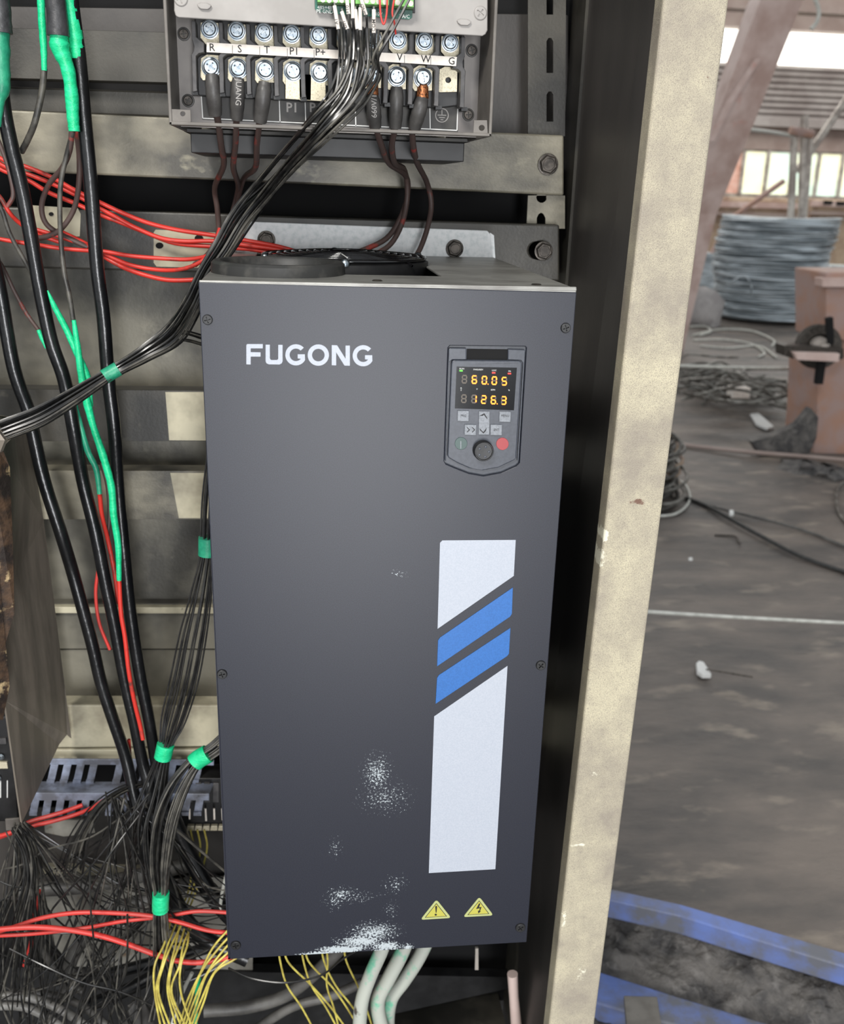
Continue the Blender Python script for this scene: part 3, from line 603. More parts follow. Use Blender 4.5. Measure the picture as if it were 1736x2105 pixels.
# terminal strip at right behind
tsx = thing('terminal_strip', PY(420, 1690, .40), 'dark terminal strip with pale wire ends beside the lower left of the drive', 'terminal strip')
MB().pp([(375, 1600), (640, 1600), (640, 1700), (372, 1700)], .40, .04).build('body', 'black', tsx, bevel=.002)
for i in range(9): MB().pp([(384 + i * 18, 1610), (396 + i * 18, 1610), (396 + i * 18, 1650), (384 + i * 18, 1650)], .396, .006).build('terminal', 'barrier', tsx, bevel=.001)
for i in range(9): MB().pp([(386 + i * 16, 1698), (399 + i * 16, 1698), (399 + i * 16, 1708), (384 + i * 16, 1708)], .392, .006).build('marker', 'brass', tsx, bevel=.0006)
for i in range(5): cable('wire_end', [(386 + i * 17 + random.uniform(-4, 4), 1662, .388), (390 + i * 17, 1680 + random.uniform(-6, 8), .386)], 4, 'cream', tsx, 6)
# device at far left
dv = thing('contactor', PY(5, 1580, .34), 'dark contactor cut by the left picture edge beside the pointed plate', 'contactor')
MB().pp([(-80, 1480), (26, 1470), (38, 1690), (-80, 1690)], .36, .06).build('housing', 'black', dv, bevel=.003)
for (x, y) in ((2, 1556), (-4, 1600)): cross_screw(dv, PY(x, y, .357), .0045)
MB().pp([(-20, 1565), (14, 1567), (16, 1580), (-20, 1580)], .357, .004).build('terminal_plate', 'brass', dv)
MB().pp([(-30, 1520), (12, 1518), (13, 1530), (-30, 1532)], .355, .006).build('terminal_cover', 'barrier', dv, bevel=.001)
for xx in (0, 14): MB().pp([(xx, 1605), (xx + 2, 1605), (xx + 2, 1640), (xx, 1640)], .359, .002).build('printed_line', 'white', dv)
MB().pp([(10, 1684), (40, 1682), (40, 1706), (12, 1708)], .30, .003).build('mounting_tab', 'case', dv, bevel=.001)

# ================================================================== LOWER DRIVE
W, ZT, ZB, D = .34, 1.4153, .6762, .405
vd = thing('variable_frequency_drive', (W / 2, .2, ZB), 'large charcoal variable frequency drive with keypad, raised wordmark and blue-white stripe', 'drive')
TL, TR, BR, BL = PY(408, 580, 0), PY(1186, 601, 0), PY(1083, 1937, 0), PY(473, 1972, 0)
KO = [(880 + x / 6.579, 680 + y / 6.579) for x, y in [(300, 200), (1320, 212), (1335, 235), (1240, 1790), (1200, 1830), (1000, 1920), (760, 1965), (560, 1930), (380, 1860), (240, 1800), (222, 1770), (275, 230)]]
fp = MB(); fp.prism([[TL, TR, BR, BL], [PY(x, y, 0) for x, y in KO]], (0, .002, 0)); fp.build('front_panel', 'panel', vd, bevel=.0007)
# case: side walls, bottom, back, top with an opening for fan
zt2 = ZT - .001
e = .0015
MB().box(e, W - e, .004, .006, ZB, zt2).build('front_backing', 'dark', vd)
MB().box(.0, .0025, .0028, D, ZB, zt2).build('side_wall', 'panel', vd)
MB().box(W - .0025, W, .0028, D, ZB, zt2).build('side_wall', 'panel', vd)
MB().box(0, W, D - .002, D, ZB, zt2).build('rear_wall', 'dark', vd)
MB().box(0, W, .0028, D, ZB, ZB + .002).build('underside', 'dark', vd)
fx0, fx1, fy0, fy1 = .035, PZ(905, 568, ZT).x, .105, D - .012
MB().prism([[(0, .0005, zt2), (W, .0005, zt2), (W, D, zt2), (0, D, zt2)], [(fx0, fy0, zt2), (fx0, fy1, zt2), (fx1, fy1, zt2), (fx1, fy0, zt2)]], (0, 0, .002)).build('top_sheet', 'top', vd, bevel=.0006)
MB().box(0, W, .001, .0045, zt2 - .002, zt2 + .0035).build('top_lip', 'top', vd, bevel=.0008)
MB().box(fx0, fx1, fy0, fy1, zt2 - .06, zt2 - .058).build('fan_well', 'black', vd)
for (x, y) in ((776, 577), (1103, 585)):
    p = PZ(x, y, zt2 + .0022); b = MB(); b.lathe(p, (0, 0, 1), [(.005, 0), (.004, .0008), (.001, .001)], 14); b.build('rivet', 'bolt', vd, smooth=50)
for (x, y) in [(427, 657), (1163, 674), (457, 1385), (1112, 1367), (485, 1942), (1070, 1906)]:
    p = PY(x, y, 0); cross_screw(vd, p, 10.5 * upx(p), 'black', h=.0026, washer=False, name='panel_screw')
# grommet on top
g = PZ(573, 562, ZT); gr = 137 * upx(g)
b = MB(); prof = [(gr * .80, 0), (gr, 0), (gr * .99, .010), (gr * .95, .0125), (gr * .86, .0125), (gr * .82, .010), (gr * .80, 0)]; b.lathe((g.x, g.y, zt2 + .001), (0, 0, 1), prof, 56); b.f = b.f[:-2]
b.build('cable_grommet', 'rubber', vd, smooth=40)
MB().lathe((g.x, g.y, zt2 + .001), (0, 0, 1), [(gr * .81, 0), (gr * .81, .003)], 48).build('grommet_membrane', 'black', vd)
# fan with wire guard
fr = min(.094, (fy1 - fy0) / 2 - .003); fc = Vector((PZ(722, 545, ZT + .01).x, (fy0 + fy1) / 2 + .01, ZT))
fan = MB(); fan.lathe((fc.x, fc.y, ZT - .035), (0, 0, 1), [(fr * 1.0, 0), (fr * 1.02, .040), (fr * .97, .0415), (fr * .94, .038), (fr * .92, 0)], 56); fan.f = fan.f[:-2]
fan_o = fan.build('cooling_fan', 'black', vd, smooth=40)
MB().lathe((fc.x, fc.y, ZT - .02), (0, 0, 1), [(fr * .36, 0), (fr * .36, .02), (fr * .33, .022)], 32).build('fan_hub', 'black', fan_o, smooth=40)
for k in range(7):
    a = 2 * math.pi * k / 7; b = MB(); pts = []
    c_, s_ = math.cos(a), math.sin(a); c2_, s2_ = math.cos(a + .55), math.sin(a + .55)
    b.prism([[(fc.x + c_ * fr * .33, fc.y + s_ * fr * .33, ZT - .012), (fc.x + c_ * fr * .92, fc.y + s_ * fr * .92, ZT - .012), (fc.x + c2_ * fr * .92, fc.y + s2_ * fr * .92, ZT + .0), (fc.x + c2_ * fr * .33, fc.y + s2_ * fr * .33, ZT + .0)]], (0, 0, -.0015)); b.build('fan_blade', 'black', fan_o)
def ringpts(r, z, n=64): return [(fc.x + r * math.cos(2 * math.pi * k / n), fc.y + r * math.sin(2 * math.pi * k / n), z) for k in range(n + 1)]
for k, q in enumerate([.98, .90, .81, .72, .63, .54, .45, .36, .27]):
    z = ZT + .0085 + .006 * (1 - q ** 2)
    MB().tube(ringpts(fr * q, z), .0013 if k else .0019, 6, False).build('guard_ring', 'gloss', fan_o, smooth=80)
for k in range(4):
    a = math.pi / 4 + k * math.pi / 2
    pts = [(fc.x + math.cos(a) * fr * q, fc.y + math.sin(a) * fr * q, ZT + .0075 + .006 * (1 - q ** 2)) for q in (.25, .5, .75, 1.0)] + [(fc.x + math.cos(a) * fr * 1.06, fc.y + math.sin(a) * fr * 1.06, ZT + .004)]
    MB().tube(pts, .0016, 6).build('guard_spoke', 'gloss', fan_o, smooth=60)
for a in (math.radians(-92), math.radians(200), math.radians(20), math.radians(95)):
    p = (fc.x + math.cos(a) * fr * 1.0, fc.y + math.sin(a) * fr * 1.0, ZT + .004)
    MB().lathe(p, (0, 0, 1), [(.0048, 0), (.0052, .004), (.0035, .0075), (.001, .0085)], 14).build('guard_screw', 'chrome', fan_o, smooth=50)
MB().tube([(fc.x - .005, fc.y - fr * .55, ZT + .014), (fc.x - .001, fc.y - fr * .98, ZT + .013)], .0006, 6).build('guard_clip', 'white', fan_o)
# rear mounting flange
gp = [(468, 552), (470, 492), (478, 472), (505, 455), (1002, 474), (1009, 481), (1014, 552)]
fl_ = MB().pp(gp, YR - .0125, .0025); flo = fl_.build('mounting_flange', 'galv', vd, bevel=.0008)
MB().pp([(1008, 478), (1016, 484), (1019, 534), (1013, 548)], YR - .0125, .006).build('flange_return', 'galv', flo)
hexbolt(flo, 935, 511, YR - .0135, 18); hexbolt(flo, 548, 493, YR - .0135, 18)
# brand wordmark, raised
wm = lambda L_: [(480 + x / 5.425, 680 + y / 5.425) for x, y in L_]
def arc(cx_, cy_, r, a0, a1, n=26): return [(cx_ + r * math.cos(math.radians(a0 + (a1 - a0) * k / n)), cy_ + r * math.sin(math.radians(a0 + (a1 - a0) * k / n))) for k in range(n + 1)]
def G(dx, dy):
    pts = arc(698, 268, 118, -42, -330, 32) + [(798, 262), (718, 262), (718, 308), (745, 311)] + arc(698, 268, 70, -320, -42, 32)
    return [(x + dx, y + dy) for x, y in pts]
letters = [([(145, 160), (155, 148), (328, 148), (328, 196), (193, 196), (193, 238), (303, 240), (303, 288), (193, 288), (193, 376), (145, 374)], None),
           ([(360, 155), (407, 155), (407, 305), (412, 318), (425, 326), (485, 326), (498, 318), (501, 305), (501, 157), (549, 157), (549, 340), (540, 362), (515, 376), (395, 374), (370, 362), (360, 340)], None),
           (G(0, 0), None), (arc(948, 271, 119, 0, 350, 35), arc(948, 271, 70, 0, 350, 35)),
           ([(1098, 160), (1158, 162), (1252, 312), (1252, 165), (1300, 165), (1300, 390), (1240, 388), (1147, 240), (1147, 386), (1098, 384)], None), (G(751, 10), None)]
for o_, h_ in letters: MB().pp(wm(o_), -.0005, .0005, [wm(h_)] if h_ else ()).build('brand_letter', 'stripw', vd)
# stripes
for pts, mt_ in [([(905, 1116), (910, 1111), (1061, 1110), (1057, 1184), (900, 1293)], 'stripw'), ([(901, 1317), (905, 1311), (1055, 1208), (1053, 1262), (1049, 1268), (899, 1370)], 'stripb'),
                 ([(899, 1394), (903, 1388), (1050, 1291), (1047, 1344), (1043, 1349), (896, 1447)], 'stripb'), ([(893, 1473), (1044, 1369), (1019, 1787), (882, 1795)], 'stripw')]:
    MB().pp(pts, -.0007, .0007).build('stripe', mt_, vd, bevel=.0002)
# warning stickers
def rtri(P, r, n=5):
    out = []
    for i in range(3):
        p, q, s_ = Vector(P[i - 1]), Vector(P[i]), Vector(P[(i + 1) % 3]); a_ = q + (p - q).normalized() * r; c_ = q + (s_ - q).normalized() * r
        for k in range(n + 1): t = k / n; out.append(tuple(a_ * (1 - t) ** 2 + q * 2 * t * (1 - t) + c_ * t * t))
    return out
wk = lambda L_: [(840 + x / 8.68, 1830 + y / 8.68) for x, y in L_]
for k, (ap, lf, rt) in enumerate([((502, 165), (215, 528), (765, 495)), ((1268, 118), (975, 480), (1520, 450))]):
    o_ = MB().pp(rtri(wk([ap, lf, rt]), 7), -.0004, .0004).build('warning_sticker', 'warnl', vd)
    cx_ = sum(p[0] for p in (ap, lf, rt)) / 3; cy_ = sum(p[1] for p in (ap, lf, rt)) / 3
    sc = lambda f_: [(cx_ + (p[0] - cx_) * f_, cy_ + (p[1] - cy_) * f_) for p in (ap, lf, rt)]
    MB().pp(wk(sc(.72)), -.0005, .0002).build('symbol_outline', 'ink', o_); MB().pp(wk(sc(.65)), -.0006, .0002).build('yellow_field', 'warn', o_)
    if k == 0:
        MB().pp(wk([(478, 290), (495, 280), (514, 290), (502, 402), (488, 402)]), -.0008, .0002).build('exclamation_mark', 'ink', o_)
        MB().pp(wk(circ(489, 438, 21, 12, 17)), -.0008, .0002).build('exclamation_mark', 'ink', o_)
    else:
        MB().pp(wk([(1262, 236), (1284, 240), (1262, 306), (1306, 300), (1280, 372), (1294, 378), (1248, 414), (1242, 366), (1262, 368), (1278, 322), (1210, 334)]), -.0008, .0002).build('lightning_bolt', 'ink', o_)
# keypad
kp = lambda L_: [(880 + x / 6.579, 680 + y / 6.579) for x, y in L_]
kd = MB().pp(KO, .0036, .0004).build('keypad', 'keypad', vd)
rim_o = KO; rim_i = [(x + (1000 - x) * .03, y + (840 - y) * .016) for x, y in KO]
MB().pp(kp([(350, 398), (1240, 405), (1275, 430), (1275, 470), (1198, 1725), (1150, 1760), (960, 1850), (740, 1890), (560, 1860), (400, 1790), (275, 1715), (268, 1690), (320, 450), (330, 415)]), -.001, .0046).build('keypad_body', 'keypad', kd, bevel=.001)
MB().pp(kp([(300, 232), (525, 236), (525, 392), (330, 392), (290, 430), (245, 1770), (225, 1740), (280, 250)]), .0005, .003).build('recess_frame', 'keypad', kd, bevel=.0008)
MB().pp(kp([(1085, 250), (1310, 258), (1320, 270), (1232, 1770), (1212, 1760), (1290, 440), (1260, 398), (1085, 392)]), .0005, .003).build('recess_frame', 'keypad', kd, bevel=.0008)
MB().pp(kp([(528, 242), (1080, 250), (1075, 392), (525, 385)]), .0033, .0004).build('latch_slot', 'hole', kd)
MB().pp(kp([(390, 485), (1205, 500), (1165, 1075), (365, 1050)]), -.0012, .0004).build('display_window', 'window', kd)
SEG = {'0': 'abcdef', '1': 'bc', '2': 'abged', '3': 'abgcd', '5': 'afgcd', '6': 'afgedc', '8': 'abcdefg', ' ': ''}
def digit(cx_, cy_, ch, w_=74, h_=118):
    sl = .05; X = w_ / 2; H_ = h_ / 2; t = 17; g_ = 4
    T = lambda x, y: (cx_ + x - y * sl, cy_ + y + x * .03)
    def hbar(y): return [T(-X + g_ + 4, y), T(-X + g_ + 4 + t / 2, y - t / 2), T(X - g_ - 4 - t / 2, y - t / 2), T(X - g_ - 4, y), T(X - g_ - 4 - t / 2, y + t / 2), T(-X + g_ + 4 + t / 2, y + t / 2)]
    def vbar(x, y0, y1): return [T(x, y0 + g_), T(x + t / 2, y0 + g_ + t / 2), T(x + t / 2, y1 - g_ - t / 2), T(x, y1 - g_), T(x - t / 2, y1 - g_ - t / 2), T(x - t / 2, y0 + g_ + t / 2)]
    ym = H_ - t / 2; xm = X - t / 2
    sg = {'a': hbar(-ym), 'd': hbar(ym), 'g': hbar(0), 'f': vbar(-xm, -ym, 0), 'b': vbar(xm, -ym, 0), 'e': vbar(-xm, 0, ym), 'c': vbar(xm, 0, ym)}
    on = MB(); off = MB()
    for k_, s_ in sg.items(): (on if k_ in SEG[ch] else off).pp(kp(s_), -.00135 if k_ in SEG[ch] else -.0013, .0001)
    if on.v: on.build('lit_digit', 'led', kd)
    if off.v: off.build('unlit_segments', 'ledoff', kd)
for (x, y, ch) in [(495, 655, ' '), (630, 660, '6'), (765, 668, '0'), (900, 674, '0'), (1035, 682, '5'), (488, 918, ' '), (625, 922, '1'), (757, 930, '2'), (888, 936, '6'), (1028, 942, '3')]: digit(x, y, ch)
for (x, y) in ((815, 722), (938, 988)): MB().pp(kp(circ(x, y, 8, 8)), -.00135, .0001).build('lit_digit', 'led', kd)
for (x, y, mt_) in ((891, 568, 'ledr'), (1104, 578, 'ledr'), (450, 540, 'ledg')): MB().pp(kp([(x - 22, y - 9), (x + 22, y - 8), (x + 22, y + 10), (x - 22, y + 9)]), -.00135, .0001).build('indicator', mt_, kd)
for (x, y, tx) in ((460, 514, 'RUN'), (682, 526, 'FWD/REV'), (898, 536, 'LOC'), (1108, 546, 'Hz'), (450, 775, 'A'), (450, 803, 'S'), (665, 790, 'V'), (882, 800, 'RPM'), (1098, 804, '%')):
    q = kp([(x, y)])[0]; fontmesh(tx, PY(q[0], q[1], -.00135), 2.4 * .00045 * 1.6 * .8, kd, 'white', sx=1.1)
def btn(pts, lab=None, mt_='btn'):
    return MB().pp(kp(pts), -.0026, .0016).build('button', mt_, kd, bevel=.0006)
def sq(xa, ya, xb, yb): return [(xa, ya), (xb, ya + 3), (xb - 4, yb), (xa - 4, yb - 3)]
b1 = btn(sq(403, 1080, 560, 1228)); b2 = btn(sq(690, 1088, 838, 1412)); b3 = btn(sq(968, 1090, 1126, 1238)); b4 = btn(sq(498, 1268, 660, 1416)); b5 = btn(sq(848, 1268, 1008, 1418))
MB().pp(kp([(700, 1150), (765, 1115), (808, 1185), (798, 1190), (757, 1134), (745, 1150)]), -.0028, .0002).build('arrow_mark', 'ink', b2)
MB().pp(kp([(700, 1318), (752, 1372), (796, 1310), (788, 1350), (754, 1390), (706, 1345)]), -.0028, .0002).build('arrow_mark', 'ink', b2)
for dx in (0, 70): MB().pp(kp([(530 + dx, 1300), (572 + dx, 1340), (530 + dx, 1376), (527 + dx, 1368), (556 + dx, 1340), (526 + dx, 1308)]), -.0028, .0002).build('arrow_mark', 'ink', b4)
for (x, y, tx, pr) in ((482, 1150, 'PRG', b1), (1046, 1150, 'MENU', b3), (928, 1340, 'ENT', b5)):
    q = kp([(x, y)])[0]; fontmesh(tx, PY(q[0], q[1], -.0028), .0022, pr, 'ink', sx=.9)
MB().pp(kp(circ(1010, 1530, 84, 24)), -.0016, .0006).build('stop_button', 'btnr', kd, bevel=.0003)
MB().pp(kp(circ(450, 1525, 84, 24)), -.0016, .0006).build('run_button', 'btng', kd, bevel=.0003)
MB().pp(kp([(440, 1490), (452, 1492), (452, 1590), (440, 1596)]), -.0017, .0001).build('run_mark', 'btn', kd)
q = kp([(740, 1610)])[0]; pk = PY(q[0], q[1], -.001); kr = 138 / 6.579 * upx(pk)
kn = MB().lathe(pk, (0.0, -1, .05), [(kr, 0), (kr * .98, .007), (kr * .9, .0085), (kr * .84, .0085), (kr * .8, .007), (0.0005, .0068)], 40).build('jog_dial', 'black', kd, smooth=35)
for a in range(5):
    an = a * 2 * math.pi / 5; MB().lathe(pk + Vector((math.cos(an) * kr * .52, -.007, math.sin(an) * kr * .52)), (0, -1, 0), [(kr * .14, -.001), (kr * .12, .0006), (kr * .02, .0008)], 10).build('dial_dimple', 'keypad', kn, smooth=60)

# ================================================================== UPPER DRIVE (cover removed)
YF = .10; YI = .17
ud = thing('open_motor_drive', PY(680, 300, .25), 'upper drive with its cover off showing two rows of labelled screw terminals', 'drive')
xL, xR = PY(341, 120, YF).x, PY(1019, 120, YF).x; zb = PY(680, 271, YF).z + .001; zt = 1.72
th = .003
MB().box(xL, xL + th, YF, .395, zb, zt).build('side_wall', 'case', ud, bevel=.0008)
MB().box(xR - th, xR, YF, .395, zb, zt).build('side_wall', 'case', ud, bevel=.0008)
MB().box(xL, xR, YF, YF + .012, zb, zb + th).build('bottom_lip', 'case', ud, bevel=.0008)
MB().box(xL, xR, .225, .395, zb, zb + th).build('underside', 'dark', ud)
MB().box(xL + th, xR - th, YI, YI + .002, zb + .002, zt).build('inner_plate', 'platein', ud)
MB().box(xL + .02, xR - .02, .392, .395, zb, zt).build('rear_sheet', 'dark', ud)
MB().box(PY(402, 300, .3).x, PY(940, 330, .3).x, .25, .41, PY(680, 326, .3).z, zb).build('heatsink_cover', 'black', ud, bevel=.001)
MB().pp([(350, 224), (392, 226), (393, 250), (390, 255), (352, 254)], YF + .001, .0015, [circ(376, 234, 5, 12)]).build('corner_tab', 'case', ud, bevel=.0005)
MB().pp([(975, 247), (1002, 247), (1004, 280), (973, 280)], YF + .001, .0015, [circ(991, 263, 6, 12)]).build('corner_tab', 'case', ud, bevel=.0005)
for (x, y) in ((378, 70), (387, 207), (963, 236), (970, 104)):
    p = PY(x, y, YI); MB().lathe(p, (0, -1, 0), [(.0062, 0), (.006, .001), (.0048, .0012)], 20).build('bushing', 'dark', ud, smooth=40); cross_screw(ud, p + Vector((0, -.001, 0)), .0046, 'bolt', h=.0012, washer=False, name='case_screw')
# printed outline on plate
lw = 1.3
def pline(a_, b_, par, Y, w_=lw, mt_='white', nm='printed_line'):
    a_, b_ = Vector(a_), Vector(b_); d_ = (b_ - a_).normalized(); n_ = Vector((-d_.y, d_.x)) * w_ / 2
    return MB().pp([tuple(a_ + n_), tuple(b_ + n_), tuple(b_ - n_), tuple(a_ - n_)], Y, .0002).build(nm, mt_, par)
MB().pp([(412, 170), (942, 200), (942, 272), (416, 246)], YI - .0006, .0005).build('print_field', 'dark', ud)
for a_, b_ in [((413, 180), (417, 243)), ((417, 243), (940, 268)), ((940, 268), (942, 200)), ((574, 190), (576, 252)), ((627, 192), (629, 254)), ((730, 200), (732, 260)), ((884, 210), (885, 265))]: pline(a_, b_, ud, YI - .001, 2)
fontmesh('P1', PY(601, 222, YI - .0012), .0085, ud, 'cover', bold=.02); fontmesh('P+', PY(650, 222, YI - .0012), .0085, ud, 'cover', bold=.02)
MB().pp(circ(909, 237, 14, 24, 15), YI - .0012, .0002, [circ(909, 237, 12, 24, 13)]).build('earth_symbol', 'cover', ud)
for a_, b_ in [((909, 226), (909, 236)), ((900, 236.5), (918, 237)), ((903, 241.5), (915, 242)), ((906, 246), (912, 246.3))]: pline(a_, b_, ud, YI - .0012, 2, 'cover', 'earth_symbol')
# cover plate + pcb
YC = .108
cp = MB().pp([(357, -160), (358, 22), (361, 32), (368, 36), (992, 74), (999, 70), (1003, 62), (1004, -160)], YC, .003).build('cover_plate', 'cover', ud, bevel=.0008)
for (x, y) in ((420, 12), (955, 45)): MB().pp([(x - 15, y - 3), (x - 8, y - 6), (x + 8, y - 5), (x + 15, y - 1), (x + 12, y + 4), (x + 8, y + 7), (x - 8, y + 6), (x - 13, y + 2)], YC - .003, .004).build('snap_boss', 'cover', cp, bevel=.0006)
cross_screw(cp, PY(988, 27, YC), .0062, 'cover', h=.0015, washer=False, name='case_screw'); cross_screw(cp, PY(372, -2, YC), .0062, 'cover', h=.0015, washer=False, name='case_screw')
pcb = MB().pp([(645, -100), (648, 18), (652, 24), (700, 29), (842, 40), (848, 36), (853, -100)], YC - .006, .0016).build('circuit_board', 'pcb', ud)
MB().pp([(853, -100), (854, 26), (850, 26), (849, -100)], YC - .004, .006).build('board_edge', 'black', pcb)
for (xa, xb, y0_, y1_) in ((653, 726, -60, 6), (731, 800, -60, 10), (812, 851, -60, 14)):
    MB().pp([(xa, y0_), (xb, y0_), (xb, y1_ + 5), (xa, y1_ + 3)], YC - .013, .007).build('connector', 'conn2', pcb, bevel=.0005)
    MB().pp([(xa, y0_), (xb, y0_), (xb, y1_ + 1), (xa, y1_ - 2)], YC - .016, .004).build('connector', 'conn', pcb, bevel=.0005)
for (x, y) in ((664, -1), (677, 0), (690, 0), (703, 0), (754, 1), (767, 2), (779, 3), (792, 4), (818, 5), (845, 7)):
    MB().lathe(PY(x, y, YC - .016), (0, -1, 0), [(.0024, -.0004), (.0024, .0003), (.0016, .0004)], 12).build('connector_screw', 'greywhite', pcb, smooth=40)
fontmesh('485+485-', PY(672, 16, YC - .0062), .003, pcb, 'white'); fontmesh('PE GND', PY(668, 24, YC - .0062), .003, pcb, 'white')
fontmesh('10V', PY(779, 29, YC - .0062), .003, pcb, 'white'); fontmesh('TA/C', PY(832, 34, YC - .0062), .003, pcb, 'white')
for lab_, pts_ in (('red jumper wire looping below the right part of the green connector', [(781, -8, .085), (783, 30, .08), (789, 50, .078), (795, 30, .08), (797, -8, .085)]), ('thin red wire dropping from the green connector beside the two long black wires', [(812, -8, .085), (807, 25, .08), (811, 45, .08), (814, 70, .088)])):
    tag(cable('jumper_wire', pts_, 4, 'redc', n=8), lab_, 'wire')
# terminal block
tb = thing('x', (0, 0, 0), 'x', 'x'); bpy.data.objects.remove(tb)
tb = MB().pp([(400, 36), (955, 66), (955, 215), (905, 222), (402, 196)], YI - .012, .0118).build('terminal_block', 'black', ud, bevel=.001)
cols = [431, 487, 543, 600, 655, 711, 768, 819, 873, 926]
ytop = lambda x: 62 + (x - 431) * .0566; ybot = lambda x: 138 + (x - 435) * .0506
YT = YI - .022
left = lambda dx, dy: [(-36, -20), (-28, -20), (-27, 12), (-20, 20), (-12, 24), (-6, 28), (-6, 50), (-14, 52), (-24, 56), (-26, 66), (-24, 130), (-27, 132), (-34, 132), (-36, 52), (-30, 48), (-27, 42), (-28, 32), (-35, 24)]
for i, x in enumerate(cols):
    y = ytop(x)
    flip = i > 5
    def barrier(xc, yc, fl=False):
        P = [(-4, -19), (4, -18), (5, 14), (14, 22), (22, 27), (22, 46), (12, 48), (5, 54), (7, 120), (8, 126), (-2, 128), (-4, 62), (-5, 52), (0, 44), (1, 34), (-3, 22)]
        if fl: P = [(-q0, q1) for q0, q1 in P]
        MB().pp([(xc + q0, yc + q1) for q0, q1 in P], YT - .010, .020).build('barrier', 'barrier', tb, bevel=.0006)
        MB().pp([(xc - 4, yc + 126), (xc + 8, yc + 126), (xc + 10, yc + 134), (xc - 4, yc + 134)], YT - .004, .015).build('barrier', 'black', tb)
    if not flip: barrier(x - 33, y - 1)
    else: barrier(x + 27, y + 4, True)
    tw = 19
    MB().pp([(x - 19, y + 2), (x - 18, y - 16), (x + 18, y - 15), (x + 22, y + 30), (x - 8, y + 29), (x - 19, y + 16)], YT + .003, .002).build('terminal_plate', 'brass', tb, bevel=.0003)
    xb = x + (3 if i < 6 else -3); yb = ybot(xb)
    hol = [circ(xb - 1, yb + 2, 6, 14)] if i == 9 else ()
    xo = -2 if i == 9 else 0
    MB().pp([(xb - 21 + xo, yb - 18), (xb - 8, yb - 26), (xb + 20 + xo, yb - 24), (xb + 19 + xo, yb + 26), (xb - 17 + xo, yb + 27), (xb - 22 + xo, yb + 20)], YT + .003, .002, hol).build('terminal_plate', 'brass', tb, bevel=.0003)
    pt = PY(x, y - 2, YT + .001); cross_screw(tb, pt, .0077 * 1.0, 'chrome', h=.003, name='terminal_screw')
    MB().lathe(pt, (0, -1, 0), [(.0085, -.003), (.0085, -.0004), (.007, -.0002)], 24).build('washer', 'chrome', tb, smooth=40)
    if i != 9:
        pt = PY(xb, yb, YT - .002); cross_screw(tb, pt, .0086, 'chrome', h=.003, name='terminal_screw')
        MB().lathe(pt, (0, -1, 0), [(.0092, -.004), (.0092, -.0005), (.007, -.0003)], 24).build('washer', 'chrome', tb, smooth=40)
# link bar P1 - P+
MB().pp([(587, 150), (615, 152), (616, 206), (640, 207), (641, 153), (670, 154), (670, 209), (587, 203)], YT - .0015, .002).build('link_bar', 'brass', tb, bevel=.0005)
# label strip
MB().pp([(425, 87), (698, 103), (698, 121), (425, 107)], YT - .0118, .001).build('label_strip', 'cream', tb)
MB().pp([(698, 103), (940, 117), (938, 136), (698, 121)], YT - .0118, .001).build('label_strip', 'cream', tb)
for i, (x, y, tx) in enumerate([(436, 98, 'R'), (493, 101, 'S'), (549, 103, 'T'), (605, 106, 'P1'), (659, 108, 'P+'), (768, 115, 'U'), (822, 118, 'V'), (876, 122, 'W'), (929, 126, 'G')]):
    fontmesh(tx, PY(x, y, YT - .0121), .0064, tb, 'ink', bold=.005)
for x in (478, 534, 591, 646, 832, 886): pline((x, 90 + (x - 425) * .058), (x, 109 + (x - 425) * .058), tb, YT - .0121, 1, 'barrier', 'label_joint')

# ------------------------------------------------------------------ power cables on the terminals
pw_ = [('R', (436, 150), (443, 236), (449, 252), 30, [(455, 300, .2), (460, 340, .26), (442, 385, .36), (447, 430, .38), (449, 480, .385), (430, 520, .37), (400, 545, .36)], 'grey heat-shrinked power cable on terminal R, leftmost of the lower row', None),
       ('S', (490, 158), (487, 245), (486, 255), 28, [(484, 300, .2), (480, 345, .26), (490, 385, .36), (478, 440, .38), (470, 500, .385)], 'grey heat-shrinked power cable with white print on terminal S', None),
       ('T', (545, 166), (535, 250), (533, 258), 30, [(528, 300, .2), (525, 345, .26), (500, 370, .35), (484, 440, .38), (478, 500, .385)], 'grey heat-shrinked power cable on terminal T beside the link bar', None),
       ('U', (766, 190), (772, 262), (775, 268), 28, [(785, 300, .2), (800, 335, .26), (835, 362, .36), (838, 400, .38), (825, 445, .37), (795, 490, .36), (740, 517, .34), (715, 524, .33)], 'grey heat-shrinked power cable with printed rating on terminal U', 'U'),
       ('V', (816, 176), (813, 262), (811, 270), 28, [(806, 300, .2), (812, 335, .26), (832, 350, .35), (838, 400, .37), (828, 455, .365), (805, 500, .355), (770, 525, .34)], 'grey heat-shrinked power cable on terminal V', None),
       ('W', (869, 178), (852, 264), (848, 272), 29, [(850, 300, .2), (858, 335, .28), (878, 375, .37), (887, 420, .38), (880, 465, .37), (866, 507, .36), (851, 534, .35)], 'grey heat-shrinked power cable with bare copper lug on terminal W', 'W')]
